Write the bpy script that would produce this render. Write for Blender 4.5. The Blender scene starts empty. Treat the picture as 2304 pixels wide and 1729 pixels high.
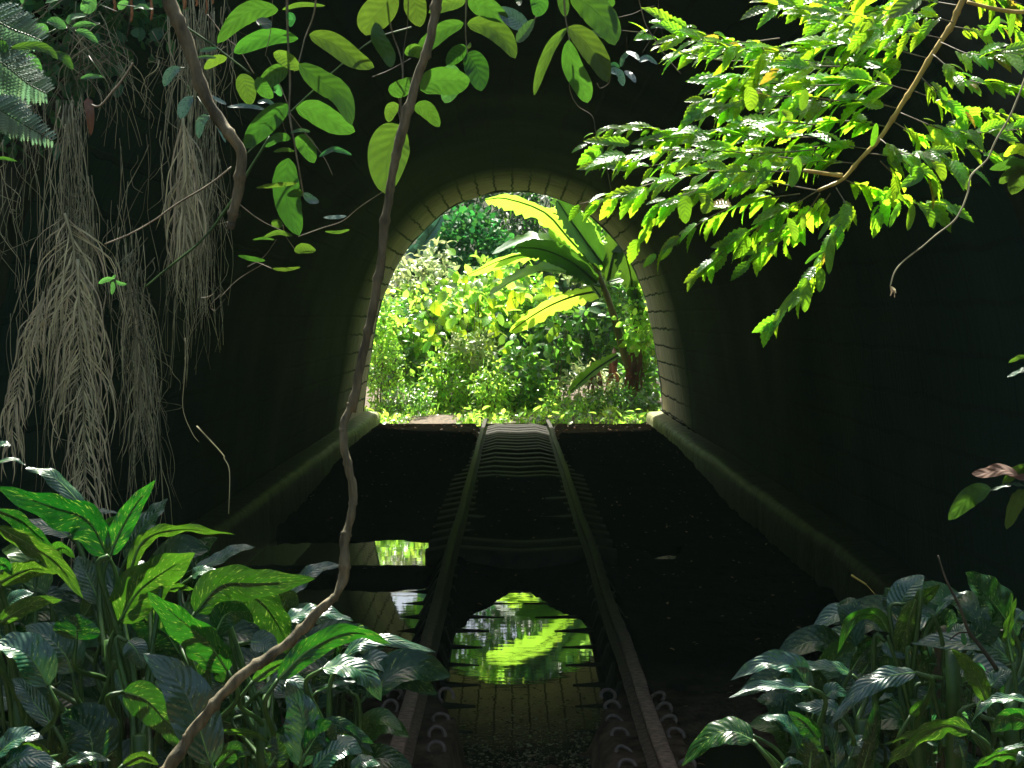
import bpy, math, random
import numpy as np
from mathutils import Vector, noise
R = math.radians
random.seed(7); rng = np.random.default_rng(7)
scene = bpy.context.scene
col = scene.collection

# ------------------------------------------------------------------ camera, sky, sun, exposure
F = 1500.0
PITCH = math.atan(68 / F)
CAM = Vector((0, 0, 1.74))
cd = bpy.data.cameras.new('camera'); cam = bpy.data.objects.new('camera', cd); col.objects.link(cam)
cd.sensor_width = 36; cd.lens = F / 1024 * 36; cd.clip_end = 600; cd.clip_start = 0.05
cam.location = CAM; cam.rotation_euler = (math.pi / 2 - PITCH, 0, 0); scene.camera = cam
SUN_EL, SUN_AZ = R(62), R(-10)          # azimuth from +Y towards -X (negative: from the left)
w = bpy.data.worlds.new('World'); scene.world = w; w.use_nodes = True
nt = w.node_tree; nt.nodes.clear()
sky = nt.nodes.new('ShaderNodeTexSky'); sky.sky_type = 'NISHITA'; sky.sun_disc = False
sky.sun_elevation = SUN_EL; sky.sun_rotation = SUN_AZ; sky.dust_density = 4.0; sky.ozone_density = .4
bg = nt.nodes.new('ShaderNodeBackground'); bg.inputs[1].default_value = 0.07
out = nt.nodes.new('ShaderNodeOutputWorld')
nt.links.new(sky.outputs[0], bg.inputs[0]); nt.links.new(bg.outputs[0], out.inputs[0])
sl = bpy.data.lights.new('sun', 'SUN'); sl.energy = 5.0; sl.angle = R(0.5); sl.color = (1, 0.95, 0.84)
so = bpy.data.objects.new('sun', sl); col.objects.link(so)
sd = Vector((math.sin(SUN_AZ) * math.cos(SUN_EL), math.cos(SUN_AZ) * math.cos(SUN_EL), math.sin(SUN_EL)))
so.rotation_euler = sd.to_track_quat('Z', 'Y').to_euler(); so.location = sd * 40
scene.view_settings.view_transform = 'Standard'; scene.view_settings.look = 'None'
scene.view_settings.exposure = 2.0; scene.view_settings.gamma = 1; scene.view_settings.use_curve_mapping = False
cy = scene.cycles
cy.max_bounces = 7; cy.diffuse_bounces = 3; cy.glossy_bounces = 3; cy.transmission_bounces = 6; cy.transparent_max_bounces = 6
cy.use_denoising = True; cy.sample_clamp_indirect = 6

# ------------------------------------------------------------------ helpers
sP, cP = math.sin(PITCH), math.cos(PITCH)
def at(px, py, Y):
    """pixel of the 1024x768 frame -> the point at distance Y ahead"""
    xc = (px - 512) / F; zc = (384 - py) / F
    d = Vector((xc, cP + zc * sP, zc * cP - sP))
    return CAM + d * (Y / d.y)
def view(x, y): return (x / 2.1602, y / 2.1602)
def zA(x, y): return (x * .16074, y * .16074)
def zB(x, y): return (311.1 + x * .16074, y * .16074)
def zC(x, y): return (577.8 + x * .20173, y * .20173)
def zD(x, y): return (311.1 + x * .18084, 155.6 + y * .18084)
def zL(x, y): return (x * .20895, 422.2 + y * .20895)
def zR(x, y): return (666.7 + x * .19516, 444.4 + y * .19516)
V = Vector
def rv(s=1.0): return V((random.uniform(-s, s), random.uniform(-s, s), random.uniform(-s, s)))

def tag(o, label=None, cat=None, group=None, kind=None):
    if label: o['label'] = label
    if cat: o['category'] = cat
    if group: o['group'] = group
    if kind: o['kind'] = kind
    return o
def thing(name, label, cat, loc=(0, 0, 0), group=None):
    o = bpy.data.objects.new(name, None); col.objects.link(o); o.location = loc; o.empty_display_size = .1
    return tag(o, label, cat, group)

class MB:
    def __init__(s): s.v = []; s.f = []; s.uv = []; s.n = 0
    def add(s, verts, faces, uvs=None):
        verts = np.asarray([tuple(p) for p in verts], dtype=np.float64).reshape(-1, 3)
        s.v.append(verts)
        if uvs is None: uvs = np.zeros((len(verts), 2))
        s.uv.append(np.asarray(uvs, dtype=np.float64).reshape(-1, 2))
        n = s.n; s.f += [tuple(i + n for i in f) for f in faces]
        s.n += len(verts)
    def build(s, name, m, parent=None, smooth=True):
        me = bpy.data.meshes.new(name)
        v = np.vstack(s.v); uv = np.vstack(s.uv)
        if parent is not None:
            off = np.array(parent_origin(parent)); v = v - off
        lens = np.array([len(f) for f in s.f]); idx = np.concatenate([np.array(f) for f in s.f]) if len(set(lens)) > 1 else np.array(s.f).ravel()
        me.vertices.add(len(v)); me.vertices.foreach_set('co', v.ravel())
        me.loops.add(len(idx)); me.loops.foreach_set('vertex_index', idx.astype(np.int32))
        me.polygons.add(len(lens)); st = np.concatenate([[0], np.cumsum(lens)[:-1]])
        me.polygons.foreach_set('loop_start', st.astype(np.int32)); me.polygons.foreach_set('loop_total', lens.astype(np.int32))
        l = me.uv_layers.new(name='UVMap'); l.data.foreach_set('uv', uv[idx].ravel())
        me.update(calc_edges=True); me.validate()
        if smooth: me.polygons.foreach_set('use_smooth', [True] * len(me.polygons))
        me.materials.append(m)
        o = bpy.data.objects.new(name, me); col.objects.link(o)
        if parent is not None: o.parent = parent
        return o
def parent_origin(p):
    o = V((0, 0, 0))
    while p is not None: o = o + p.location; p = p.parent
    return o
def copy_tree(o, parent=None):
    c = o.copy(); col.objects.link(c); c.parent = parent
    for ch in [x for x in o.children]: copy_tree(ch, c)
    return c

def spline(pts, n):
    """Catmull-Rom through the points"""
    pts = [V(p) for p in pts]
    if len(pts) == 2: return [pts[0].lerp(pts[1], i / n) for i in range(n + 1)]
    P = [pts[0] * 2 - pts[1]] + pts + [pts[-1] * 2 - pts[-2]]
    segs = len(pts) - 1; res = []
    for i in range(n + 1):
        t = i / n * segs; k = min(int(t), segs - 1); t -= k
        a, b, c, d = P[k:k + 4]
        res.append(.5 * ((2 * b) + (c - a) * t + (2 * a - 5 * b + 4 * c - d) * t * t + (3 * b - a - 3 * c + d) * t ** 3))
    return res
def tube(mb, pts, r0, r1=None, sides=6, n=None, bumps=0.0, nodes=0):
    n = n or max(2, len(pts) * 4); r1 = r0 if r1 is None else r1
    c = spline(pts, n); vs = []; uv = []; fs = []
    up = V((0.3, -1, 0.2)).normalized(); L = 0
    for i, p in enumerate(c):
        t = (c[min(i + 1, n)] - c[max(i - 1, 0)]).normalized()
        s = t.cross(up)
        if s.length < .05: s = t.cross(V((1, 0, 0)))
        s.normalize(); u = s.cross(t).normalized(); up = u
        r = r0 + (r1 - r0) * i / n
        if nodes and i % nodes == 0: r *= 1.28
        if i: L += (p - c[i - 1]).length
        for k in range(sides):
            a = 2 * math.pi * k / sides
            rr = r * (1 + bumps * noise.noise(V((p.x * 30 + math.cos(a), p.y * 30 + math.sin(a), p.z * 30))))
            vs.append(p + (s * math.cos(a) + u * math.sin(a)) * rr); uv.append((k / sides, L))
    for i in range(n):
        for k in range(sides):
            a = i * sides + k; b = i * sides + (k + 1) % sides
            fs.append((a, b, b + sides, a + sides))
    fs.append(tuple(range(sides - 1, -1, -1))); fs.append(tuple(range(n * sides, (n + 1) * sides)))
    mb.add(vs, fs, uv)
def box(mb, x0, x1, y0, y1, z0, z1):
    v = [(x, y, z) for z in (z0, z1) for y in (y0, y1) for x in (x0, x1)]
    mb.add(v, [(0, 2, 3, 1), (4, 5, 7, 6), (0, 1, 5, 4), (2, 6, 7, 3), (0, 4, 6, 2), (1, 3, 7, 5)])

SHAPES = {'lance': (.62, .95), 'oblong': (.50, .85), 'oval': (.55, .62), 'heart': (.30, .75), 'banana': (.34, .42), 'ribbon': (.25, .6), 'grass': (.15, .8)}
def prof(shape, v):
    a, b = SHAPES[shape]; m = a / (a + b)
    return (max(v, 1e-6) ** a * max(1 - v, 0) ** b) / (m ** a * (1 - m) ** b)
def blade(mb, pts, width, nrm, shape='lance', fold=.25, wavy=.04, n=14, m=3, serr=0, tears=None, curl=0.0, acum=.0):
    """a leaf blade along the midrib pts; nrm is the side its upper face looks to"""
    c = spline(pts, n); vs = []; uv = []; fs = []; nrm = V(nrm).normalized()
    ph = random.uniform(0, 6.28); L = sum((c[i + 1] - c[i]).length for i in range(n)); f2 = random.uniform(2.2, 4.2)
    for i, p in enumerate(c):
        v = i / n
        t = (c[min(i + 1, n)] - c[max(i - 1, 0)]).normalized()
        s = t.cross(nrm)
        if s.length < .05: s = t.cross(V((1, .2, 0)))
        s.normalize(); q = s.cross(t).normalized()
        q = -q if q.dot(nrm) < 0 else q
        if acum and v > 1 - acum: wv = prof(shape, v) * (1 - .45 * (v - 1 + acum) / acum)
        else: wv = prof(shape, v)
        wv *= width / 2
        if i == 0: wv = width * .03
        for k in range(-m, m + 1):
            u = k / m; e = abs(u)
            ww = wv
            if serr and e == 1: ww = wv * (1 + .14 * (1 if i % 2 else -1))
            if tears and e == 1: ww = wv * (1 - tears * random.random())
            o = s * (u * ww * math.cos(fold)) + q * (e * ww * math.sin(fold) - curl * e * e * ww)
            o += q * (wavy * L * e ** 1.6 * math.sin(v * f2 * 6.28 + ph + (1.7 if k > 0 else 0)) * min(1, 4 * v) * (1 - v) ** .3)
            if serr and e == 1: o += q * (serr * L * (1 if i % 2 else -1))
            vs.append(p + o); uv.append((u * .5 + .5, v))
    W = 2 * m + 1
    for i in range(n):
        for k in range(2 * m):
            a = i * W + k; fs.append((a, a + 1, a + W + 1, a + W))
    mb.add(vs, fs, uv)

def template(shape, n=4, m=1, fold=.3, droop=.25, serr=0.0, w=.5):
    vs = []; uv = []; fs = []
    for i in range(n + 1):
        v = i / n; y = v; z = -droop * v * v
        ww = prof(shape, v) * w / 2 if 0 < i else .01
        if i == n: ww = .004
        for k in range(-m, m + 1):
            u = k / m; e = abs(u)
            wz = ww * (1 + (serr * (1 if i % 2 else -1) if e == 1 else 0))
            vs.append((u * wz, y, z + e * ww * fold + (serr * .09 * (1 if i % 2 else -1) if e == 1 else 0))); uv.append((u * .5 + .5, v))
    W = 2 * m + 1
    for i in range(n):
        for k in range(2 * m):
            a = i * W + k; fs.append((a, a + 1, a + W + 1, a + W))
    return np.array(vs), np.array(fs), np.array(uv)
def scatter(mb, T, pos, dirs, nrms, sizes):
    """copies of a leaf template set into one mesh builder"""
    tv, tf, tu = T
    pos = np.asarray(pos); d = np.asarray(dirs, float); nn = np.asarray(nrms, float); sz = np.asarray(sizes)
    d /= np.linalg.norm(d, axis=1, keepdims=True) + 1e-9
    s = np.cross(d, nn); s /= np.linalg.norm(s, axis=1, keepdims=True) + 1e-9
    q = np.cross(s, d)
    N = len(pos); K = len(tv)
    sx = sz * rng.uniform(.8, 1.2, N)
    v = pos[:, None, :] + s[:, None, :] * (tv[None, :, 0:1] * sx[:, None, None]) + d[:, None, :] * (tv[None, :, 1:2] * sz[:, None, None]) + q[:, None, :] * (tv[None, :, 2:3] * sz[:, None, None])
    f = (tf[None] + (np.arange(N) * K)[:, None, None]).reshape(-1, tf.shape[1]) + mb.n
    mb.v.append(v.reshape(-1, 3)); mb.uv.append(np.tile(tu, (N, 1))); mb.f += [tuple(x) for x in f.tolist()]; mb.n += N * K

# ------------------------------------------------------------------ materials
def newmat(name):
    m = bpy.data.materials.new(name); m.use_nodes = True; nt = m.node_tree; nt.nodes.clear()
    o = nt.nodes.new('ShaderNodeOutputMaterial')
    return m, nt, o
def N(nt, t, **kw):
    n = nt.nodes.new(t)
    for k, v in kw.items(): setattr(n, k, v)
    return n
def math_(nt, op, a, b=None, c=None, clamp=False):
    n = N(nt, 'ShaderNodeMath', operation=op, use_clamp=clamp)
    for i, x in enumerate((a, b, c)):
        if x is None: continue
        if isinstance(x, (int, float)): n.inputs[i].default_value = x
        else: nt.links.new(x, n.inputs[i])
    return n.outputs[0]
def mixc(nt, f, a, b, mode='MIX'):
    n = N(nt, 'ShaderNodeMix', data_type='RGBA', blend_type=mode)
    for sock, x in ((n.inputs[0], f), (n.inputs[6], a), (n.inputs[7], b)):
        if isinstance(x, (int, float)): sock.default_value = x
        elif isinstance(x, (tuple, list)): sock.default_value = (*x[:3], 1)
        else: nt.links.new(x, sock)
    return n.outputs[2]
def ramp(nt, fac, stops):
    n = N(nt, 'ShaderNodeValToRGB'); e = n.color_ramp.elements
    while len(e) < len(stops): e.new(.5)
    for k, (p, c) in enumerate(stops): e[k].position = p; e[k].color = (*c, 1) if len(c) == 3 else c
    nt.links.new(fac, n.inputs[0]); return n.outputs[0]
def leafmat(name, top, trans, tfac=.5, rough=.35, veins=9, spots=0.0, island=True, vary=.35, yellow=.0, spec=.5, vein_light=.35, bump=.25):
    m, nt, o = newmat(name); L = nt.links.new
    uvn = N(nt, 'ShaderNodeUVMap'); sep = N(nt, 'ShaderNodeSeparateXYZ'); L(uvn.outputs[0], sep.inputs[0])
    u, v = sep.outputs[0], sep.outputs[1]
    e = math_(nt, 'MULTIPLY', math_(nt, 'ABSOLUTE', math_(nt, 'SUBTRACT', u, .5)), 2)
    rib = math_(nt, 'SUBTRACT', 1, math_(nt, 'MULTIPLY', e, 16), clamp=True)
    wv = math_(nt, 'SINE', math_(nt, 'MULTIPLY', math_(nt, 'SUBTRACT', math_(nt, 'MULTIPLY', v, veins), math_(nt, 'MULTIPLY', e, veins * .22)), 6.283))
    vein = math_(nt, 'POWER', math_(nt, 'MULTIPLY_ADD', wv, .5, .5), 6)
    rnd = (N(nt, 'ShaderNodeNewGeometry').outputs['Random Per Island'] if island else N(nt, 'ShaderNodeObjectInfo').outputs['Random'])
    tex = N(nt, 'ShaderNodeTexNoise'); tex.inputs['Scale'].default_value = 3.0; tex.inputs['Detail'].default_value = 4
    cmb = N(nt, 'ShaderNodeCombineXYZ'); L(math_(nt, 'MULTIPLY', u, 1.4), cmb.inputs[0]); L(math_(nt, 'MULTIPLY', v, 3), cmb.inputs[1]); L(math_(nt, 'MULTIPLY', rnd, 60), cmb.inputs[2])
    L(cmb.outputs[0], tex.inputs['Vector'])
    hsv = N(nt, 'ShaderNodeHueSaturation'); hsv2 = N(nt, 'ShaderNodeHueSaturation')
    val = math_(nt, 'MULTIPLY_ADD', rnd, 2 * vary, 1 - vary)
    val = math_(nt, 'MULTIPLY', val, math_(nt, 'MULTIPLY_ADD', tex.outputs[0], .7, .65))
    r2 = math_(nt, 'FRACT', math_(nt, 'MULTIPLY', rnd, 17.3))
    hue = math_(nt, 'MULTIPLY_ADD', r2, .05, .475)
    lt = math_(nt, 'MAXIMUM', math_(nt, 'MULTIPLY', rib, .8), math_(nt, 'MULTIPLY', vein, vein_light))
    c1 = mixc(nt, math_(nt, 'MULTIPLY', lt, .55), top, tuple(min(1, x * 1.9 + .04) for x in top))
    c2 = mixc(nt, math_(nt, 'MULTIPLY', rib, .3), trans, tuple(x * .35 for x in trans))
    c2 = mixc(nt, math_(nt, 'MULTIPLY', vein, .12), c2, tuple(x * .5 for x in trans))
    if yellow > 0:
        yf = math_(nt, 'GREATER_THAN', math_(nt, 'FRACT', math_(nt, 'MULTIPLY', rnd, 7.7)), 1 - yellow)
        c1 = mixc(nt, math_(nt, 'MULTIPLY', yf, .8), c1, (.30, .22, .03)); c2 = mixc(nt, math_(nt, 'MULTIPLY', yf, .8), c2, (.65, .45, .04))
    for h, c in ((hsv, c1), (hsv2, c2)):
        L(c, h.inputs['Color']); L(val, h.inputs['Value']); L(hue, h.inputs['Hue'])
    a, b = hsv.outputs[0], hsv2.outputs[0]
    if spots > 0:
        vt = N(nt, 'ShaderNodeTexNoise'); vt.inputs['Scale'].default_value = 1; vt.inputs['Detail'].default_value = 2
        c3 = N(nt, 'ShaderNodeCombineXYZ')
        L(math_(nt, 'MULTIPLY', u, 9), c3.inputs[0])
        L(math_(nt, 'MULTIPLY', math_(nt, 'SUBTRACT', v, math_(nt, 'MULTIPLY', e, .22)), 42), c3.inputs[1]); L(math_(nt, 'MULTIPLY', rnd, 90), c3.inputs[2])
        L(c3.outputs[0], vt.inputs['Vector'])
        sp = math_(nt, 'MULTIPLY', math_(nt, 'SUBTRACT', vt.outputs[0], .655 - spots * .1), 14, clamp=True)
        a = mixc(nt, math_(nt, 'MULTIPLY', sp, .8), a, (.30, .42, .10)); b = mixc(nt, math_(nt, 'MULTIPLY', sp, .8), b, (.16, .26, .03))
    pr = N(nt, 'ShaderNodeBsdfPrincipled'); L(a, pr.inputs['Base Color'])
    pr.inputs['Roughness'].default_value = rough; pr.inputs['Specular IOR Level'].default_value = spec
    L(math_(nt, 'MULTIPLY_ADD', tex.outputs[0], .3, rough - .15), pr.inputs['Roughness'])
    bp = N(nt, 'ShaderNodeBump'); bp.inputs['Strength'].default_value = bump; bp.inputs['Distance'].default_value = .004
    L(math_(nt, 'ADD', math_(nt, 'MULTIPLY_ADD', wv, .5, math_(nt, 'MULTIPLY', rib, -1.5)), tex.outputs[0]), bp.inputs['Height'])
    L(bp.outputs[0], pr.inputs['Normal'])
    tr = N(nt, 'ShaderNodeBsdfTranslucent'); L(b, tr.inputs[0]); L(bp.outputs[0], tr.inputs['Normal'])
    mx = N(nt, 'ShaderNodeMixShader'); mx.inputs[0].default_value = tfac
    L(pr.outputs[0], mx.inputs[1]); L(tr.outputs[0], mx.inputs[2]); L(mx.outputs[0], o.inputs[0])
    return m
def plain(name, c1, c2, scale=8, rough=.8, bump=.3, bd=.01, stretch=(1, 1, 1), spec=.3, detail=6, rrange=.0):
    m, nt, o = newmat(name); L = nt.links.new
    tc = N(nt, 'ShaderNodeTexCoord'); mp = N(nt, 'ShaderNodeMapping'); mp.inputs['Scale'].default_value = stretch
    L(tc.outputs['Object'], mp.inputs[0])
    tx = N(nt, 'ShaderNodeTexNoise'); tx.inputs['Scale'].default_value = scale; tx.inputs['Detail'].default_value = detail; tx.inputs['Roughness'].default_value = .65
    L(mp.outputs[0], tx.inputs['Vector'])
    c = ramp(nt, tx.outputs[0], [(.35, c1), (.65, c2)])
    oi = N(nt, 'ShaderNodeNewGeometry'); h = N(nt, 'ShaderNodeHueSaturation'); L(c, h.inputs['Color'])
    L(math_(nt, 'MULTIPLY_ADD', oi.outputs['Random Per Island'], .9, .5), h.inputs['Value'])
    pr = N(nt, 'ShaderNodeBsdfPrincipled'); L(h.outputs[0], pr.inputs['Base Color'])
    pr.inputs['Specular IOR Level'].default_value = spec
    L(math_(nt, 'MULTIPLY_ADD', tx.outputs[0], rrange, rough - rrange / 2), pr.inputs['Roughness'])
    bp = N(nt, 'ShaderNodeBump'); bp.inputs['Strength'].default_value = bump; bp.inputs['Distance'].default_value = bd
    L(tx.outputs[0], bp.inputs['Height']); L(bp.outputs[0], pr.inputs['Normal']); L(pr.outputs[0], o.inputs[0])
    return m

M = {}
M['soil'] = plain('wet_soil', (.004, .0038, .003), (.016, .013, .008), 6, .92, .7, .03, spec=.06)
M['litter'] = plain('leaf_litter', (.02, .016, .01), (.14, .10, .06), 14, .8, .8, .03)
M['hill'] = plain('hill_earth', (.012, .018, .008), (.04, .05, .02), 3, .9, .5, .1)
M['rail'] = plain('rusty_steel', (.05, .034, .024), (.18, .12, .085), 26, .65, .8, .008, (1, 1.6, 1), .2, rrange=.3)
M['sleeper'] = plain('dark_sleeper', (.004, .004, .003), (.022, .019, .013), 12, .7, .8, .01, (1, 5, 1), spec=.12)
M['clip'] = plain('clip_iron', (.05, .034, .025), (.16, .11, .08), 40, .45, .4, .003, spec=.5)
M['liana'] = plain('liana_bark', (.035, .033, .018), (.16, .14, .08), 34, .8, 1, .006, (1, 1, .25))
M['twig'] = plain('thin_stem', (.06, .05, .03), (.17, .15, .10), 30, .7, .3, .002)
M['greenstem'] = plain('green_stem', (.010, .035, .006), (.035, .09, .016), 18, .45, .3, .002)
M['midrib'] = plain('pale_midrib', (.05, .14, .03), (.12, .26, .07), 18, .45, .2, .001)
M['yellowstem'] = plain('yellow_branch', (.22, .15, .03), (.42, .32, .08), 20, .5, .4, .003, (1, 1, .3))
M['darkbark'] = plain('dark_bark', (.02, .018, .012), (.07, .06, .04), 16, .85, .9, .006)
M['drybrown'] = leafmat('dry_red_leaf', (.13, .075, .035), (.24, .12, .045), .3, .7, 5, vary=.4, vein_light=.1)
M['dry'] = leafmat('dry_frond', (.48, .43, .25), (.40, .34, .18), .2, .7, 3, vary=.45, vein_light=.1)
M['root'] = plain('aerial_root', (.08, .08, .04), (.50, .48, .28), 14, .75, .5, .003, (1, 1, .15))
M['orange'] = plain('orange_root', (.16, .06, .02), (.34, .15, .06), 25, .7, .5, .003)
M['dief'] = leafmat('dumb_cane_leaf', (.007, .050, .010), (.008, .055, .003), .46, .27, 11, .35, False, .22, spec=.5, vein_light=.15, bump=.18)
M['dief_light'] = leafmat('dumb_cane_bright_leaf', (.018, .095, .012), (.022, .098, .004), .52, .30, 11, .5, False, .22, spec=.5, vein_light=.12, bump=.18)
M['dief_blue'] = leafmat('dumb_cane_blue_leaf', (.009, .062, .026), (.012, .07, .012), .24, .30, 12, .2, False, .2, spec=.9, vein_light=.2, bump=.3)
M['hang'] = leafmat('hanging_leaf', (.04, .11, .02), (.042, .105, .008), .56, .42, 7, 0, False, .18, spec=.4, vein_light=.2, bump=.2)
M['hang_dark'] = leafmat('hanging_dark_leaf', (.02, .07, .03), (.05, .17, .03), .4, .4, 7, 0, False, .18, vein_light=.2)
M['hang_blue'] = leafmat('hanging_blue_leaf', (.06, .12, .09), (.04, .12, .06), .2, .3, 9, 0, False, .18, spec=.8, vein_light=.3)
M['broad'] = leafmat('broad_branch_leaf', (.04, .12, .012), (.20, .46, .012), .55, .32, 7, 0, False, .3, vein_light=.15)
M['scum'] = leafmat('floating_scum', (.11, .10, .04), (.1, .1, .03), .1, .5, 5, vary=.5)
M['branch_leaf'] = leafmat('wavy_branch_leaf', (.05, .14, .012), (.38, .76, .02), .6, .26, 7, 0, True, .5, yellow=.03, spec=.6, vein_light=.1, bump=.25)
M['fern'] = leafmat('fern_leaf', (.16, .26, .18), (.16, .32, .14), .35, .5, 5, vary=.3)
M['small'] = leafmat('small_green_leaf', (.03, .12, .04), (.06, .26, .05), .4, .35, 6, vary=.35)
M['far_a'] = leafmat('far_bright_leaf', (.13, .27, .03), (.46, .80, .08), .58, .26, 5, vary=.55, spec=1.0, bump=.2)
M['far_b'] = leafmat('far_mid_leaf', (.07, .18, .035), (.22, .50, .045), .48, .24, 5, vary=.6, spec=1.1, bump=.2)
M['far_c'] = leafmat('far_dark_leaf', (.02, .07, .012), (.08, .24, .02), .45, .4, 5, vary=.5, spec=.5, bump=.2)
M['far_ivy'] = leafmat('ivy_leaf', (.03, .15, .03), (.06, .30, .045), .38, .45, 5, vary=.45, spec=.3, bump=.2)
M['far_pale'] = leafmat('far_pale_leaf', (.34, .42, .20), (.50, .60, .22), .4, .35, 5, vary=.4, spec=.7, bump=.2)  # pale leaf colour stands in for overexposed sunlight
M['far_heart'] = leafmat('heart_leaf', (.07, .2, .02), (.50, .84, .03), .58, .30, 6, vary=.4, spec=.6, bump=.2)
M['far_blue'] = leafmat('far_blue_leaf', (.05, .13, .10), (.05, .16, .10), .25, .35, 20, vary=.3)
M['banana'] = leafmat('banana_leaf', (.07, .20, .03), (.42, .74, .05), .58, .3, 28, 0, False, .2, spec=.7, vein_light=.2, bump=.5)
M['banana_dark'] = leafmat('banana_dark_leaf', (.03, .09, .015), (.07, .18, .012), .36, .33, 28, 0, False, .15, spec=.4, vein_light=.2, bump=.5)
M['banana_sunlit'] = leafmat('banana_sunlit_leaf', (.12, .22, .10), (.25, .42, .10), .35, .42, 28, 0, False, .1, spec=1.2, vein_light=.2, bump=.25)  # paler copy of the banana leaf, for blades white with sun gloss
M['bananastem'] = plain('banana_stem', (.06, .07, .02), (.22, .17, .07), 8, .5, .4, .01, (1, 1, .3))

# tunnel lining: coursed stone blocks laid lengthways, mossy and damp
def lining_mat():
    m, nt, o = newmat('tunnel_masonry'); L = nt.links.new
    uvn = N(nt, 'ShaderNodeUVMap'); sep = N(nt, 'ShaderNodeSeparateXYZ'); L(uvn.outputs[0], sep.inputs[0])
    u, v = sep.outputs[0], sep.outputs[1]       # u = metres round the arch, v = metres along
    wob = N(nt, 'ShaderNodeTexNoise'); wob.inputs['Scale'].default_value = 2.2; wob.inputs['Detail'].default_value = 3; L(uvn.outputs[0], wob.inputs['Vector'])
    uu = math_(nt, 'ADD', math_(nt, 'DIVIDE', u, .275), math_(nt, 'MULTIPLY', math_(nt, 'SUBTRACT', wob.outputs[0], .5), .3))
    row = math_(nt, 'FLOOR', uu)
    e = math_(nt, 'ABSOLUTE', math_(nt, 'SUBTRACT', math_(nt, 'FRACT', uu), .5))
    joint = math_(nt, 'MULTIPLY', math_(nt, 'SUBTRACT', e, .425), 30, clamp=True)
    off = math_(nt, 'MULTIPLY', math_(nt, 'FRACT', math_(nt, 'MULTIPLY', row, .377)), .5)
    vv = math_(nt, 'ADD', math_(nt, 'DIVIDE', v, .55), off)
    e2 = math_(nt, 'ABSOLUTE', math_(nt, 'SUBTRACT', math_(nt, 'FRACT', vv), .5))
    joint2 = math_(nt, 'MULTIPLY', math_(nt, 'SUBTRACT', e2, .485), 50, clamp=True)
    ns = N(nt, 'ShaderNodeTexNoise'); ns.inputs['Scale'].default_value = 3.0; ns.inputs['Detail'].default_value = 8; ns.inputs['Roughness'].default_value = .7
    mp = N(nt, 'ShaderNodeMapping'); mp.inputs['Scale'].default_value = (.8, 7, 1); L(uvn.outputs[0], mp.inputs[0]); L(mp.outputs[0], ns.inputs['Vector'])
    moss = N(nt, 'ShaderNodeTexNoise'); moss.inputs['Scale'].default_value = .8; moss.inputs['Detail'].default_value = 5; L(uvn.outputs[0], moss.inputs['Vector'])
    base = ramp(nt, ns.outputs[0], [(.3, (.20, .15, .12)), (.5, (.55, .43, .35)), (.72, (.80, .68, .58))])
    base = mixc(nt, ramp(nt, moss.outputs[0], [(.54, (0, 0, 0)), (.7, (.5, .5, .5))]), base, (.12, .14, .06))
    light_fade = N(nt, 'ShaderNodeMapRange'); L(v, light_fade.inputs[0]); light_fade.inputs[1].default_value = 20.9; light_fade.inputs[2].default_value = 22.9; light_fade.inputs[3].default_value = 0; light_fade.inputs[4].default_value = 1  # daylight falloff from the mouth, painted into the stone colour
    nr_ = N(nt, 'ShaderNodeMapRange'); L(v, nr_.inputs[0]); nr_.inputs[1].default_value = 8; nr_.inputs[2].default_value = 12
    gloom_paint = mixc(nt, nr_.outputs[0], mixc(nt, ns.outputs[0], (.010, .034, .026), (.030, .074, .056)), mixc(nt, ns.outputs[0], (.003, .009, .0075), (.008, .021, .017)))  # near-black inner tone paints the tunnel dark, a little lighter by the portal
    base = mixc(nt, light_fade.outputs[0], gloom_paint, base)
    base = mixc(nt, math_(nt, 'MULTIPLY', joint, math_(nt, 'MULTIPLY_ADD', light_fade.outputs[0], .73, .2)), base, (.006, .006, .005))
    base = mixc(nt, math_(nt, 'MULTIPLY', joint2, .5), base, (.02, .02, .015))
    pr = N(nt, 'ShaderNodeBsdfPrincipled'); L(base, pr.inputs['Base Color'])
    L(math_(nt, 'MULTIPLY_ADD', moss.outputs[0], .4, .55), pr.inputs['Roughness']); L(math_(nt, 'MULTIPLY_ADD', light_fade.outputs[0], .3, .05), pr.inputs['Specular IOR Level'])
    bp = N(nt, 'ShaderNodeBump'); bp.inputs['Strength'].default_value = .8; bp.inputs['Distance'].default_value = .03
    hgt = math_(nt, 'SUBTRACT', math_(nt, 'SUBTRACT', ns.outputs[0], math_(nt, 'MULTIPLY', joint, math_(nt, 'MULTIPLY_ADD', light_fade.outputs[0], 1.4, .2))), math_(nt, 'MULTIPLY', joint2, .6))
    L(hgt, bp.inputs['Height']); L(bp.outputs[0], pr.inputs['Normal']); L(pr.outputs[0], o.inputs[0])
    return m
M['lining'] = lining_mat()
M['kerb'] = plain('mossy_kerb', (.05, .06, .02), (.26, .27, .12), 9, .6, .7, .02)
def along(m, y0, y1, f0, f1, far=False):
    """tint a plain material by where it lies along the tunnel (mud near the portal, tunnel dark painted in further on, full colour at the mouth)"""
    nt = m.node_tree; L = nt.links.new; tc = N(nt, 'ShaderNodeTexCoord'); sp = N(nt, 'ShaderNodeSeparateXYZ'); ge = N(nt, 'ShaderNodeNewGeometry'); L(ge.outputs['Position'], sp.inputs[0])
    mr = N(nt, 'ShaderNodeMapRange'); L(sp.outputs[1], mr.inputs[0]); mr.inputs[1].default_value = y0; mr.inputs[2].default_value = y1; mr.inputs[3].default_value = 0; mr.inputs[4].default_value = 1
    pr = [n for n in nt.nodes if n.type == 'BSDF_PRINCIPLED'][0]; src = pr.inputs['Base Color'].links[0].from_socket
    tint = mixc(nt, mr.outputs[0], f0, f1); L(mixc(nt, 1.0, src, tint, 'MULTIPLY'), pr.inputs['Base Color']); return m
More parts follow.
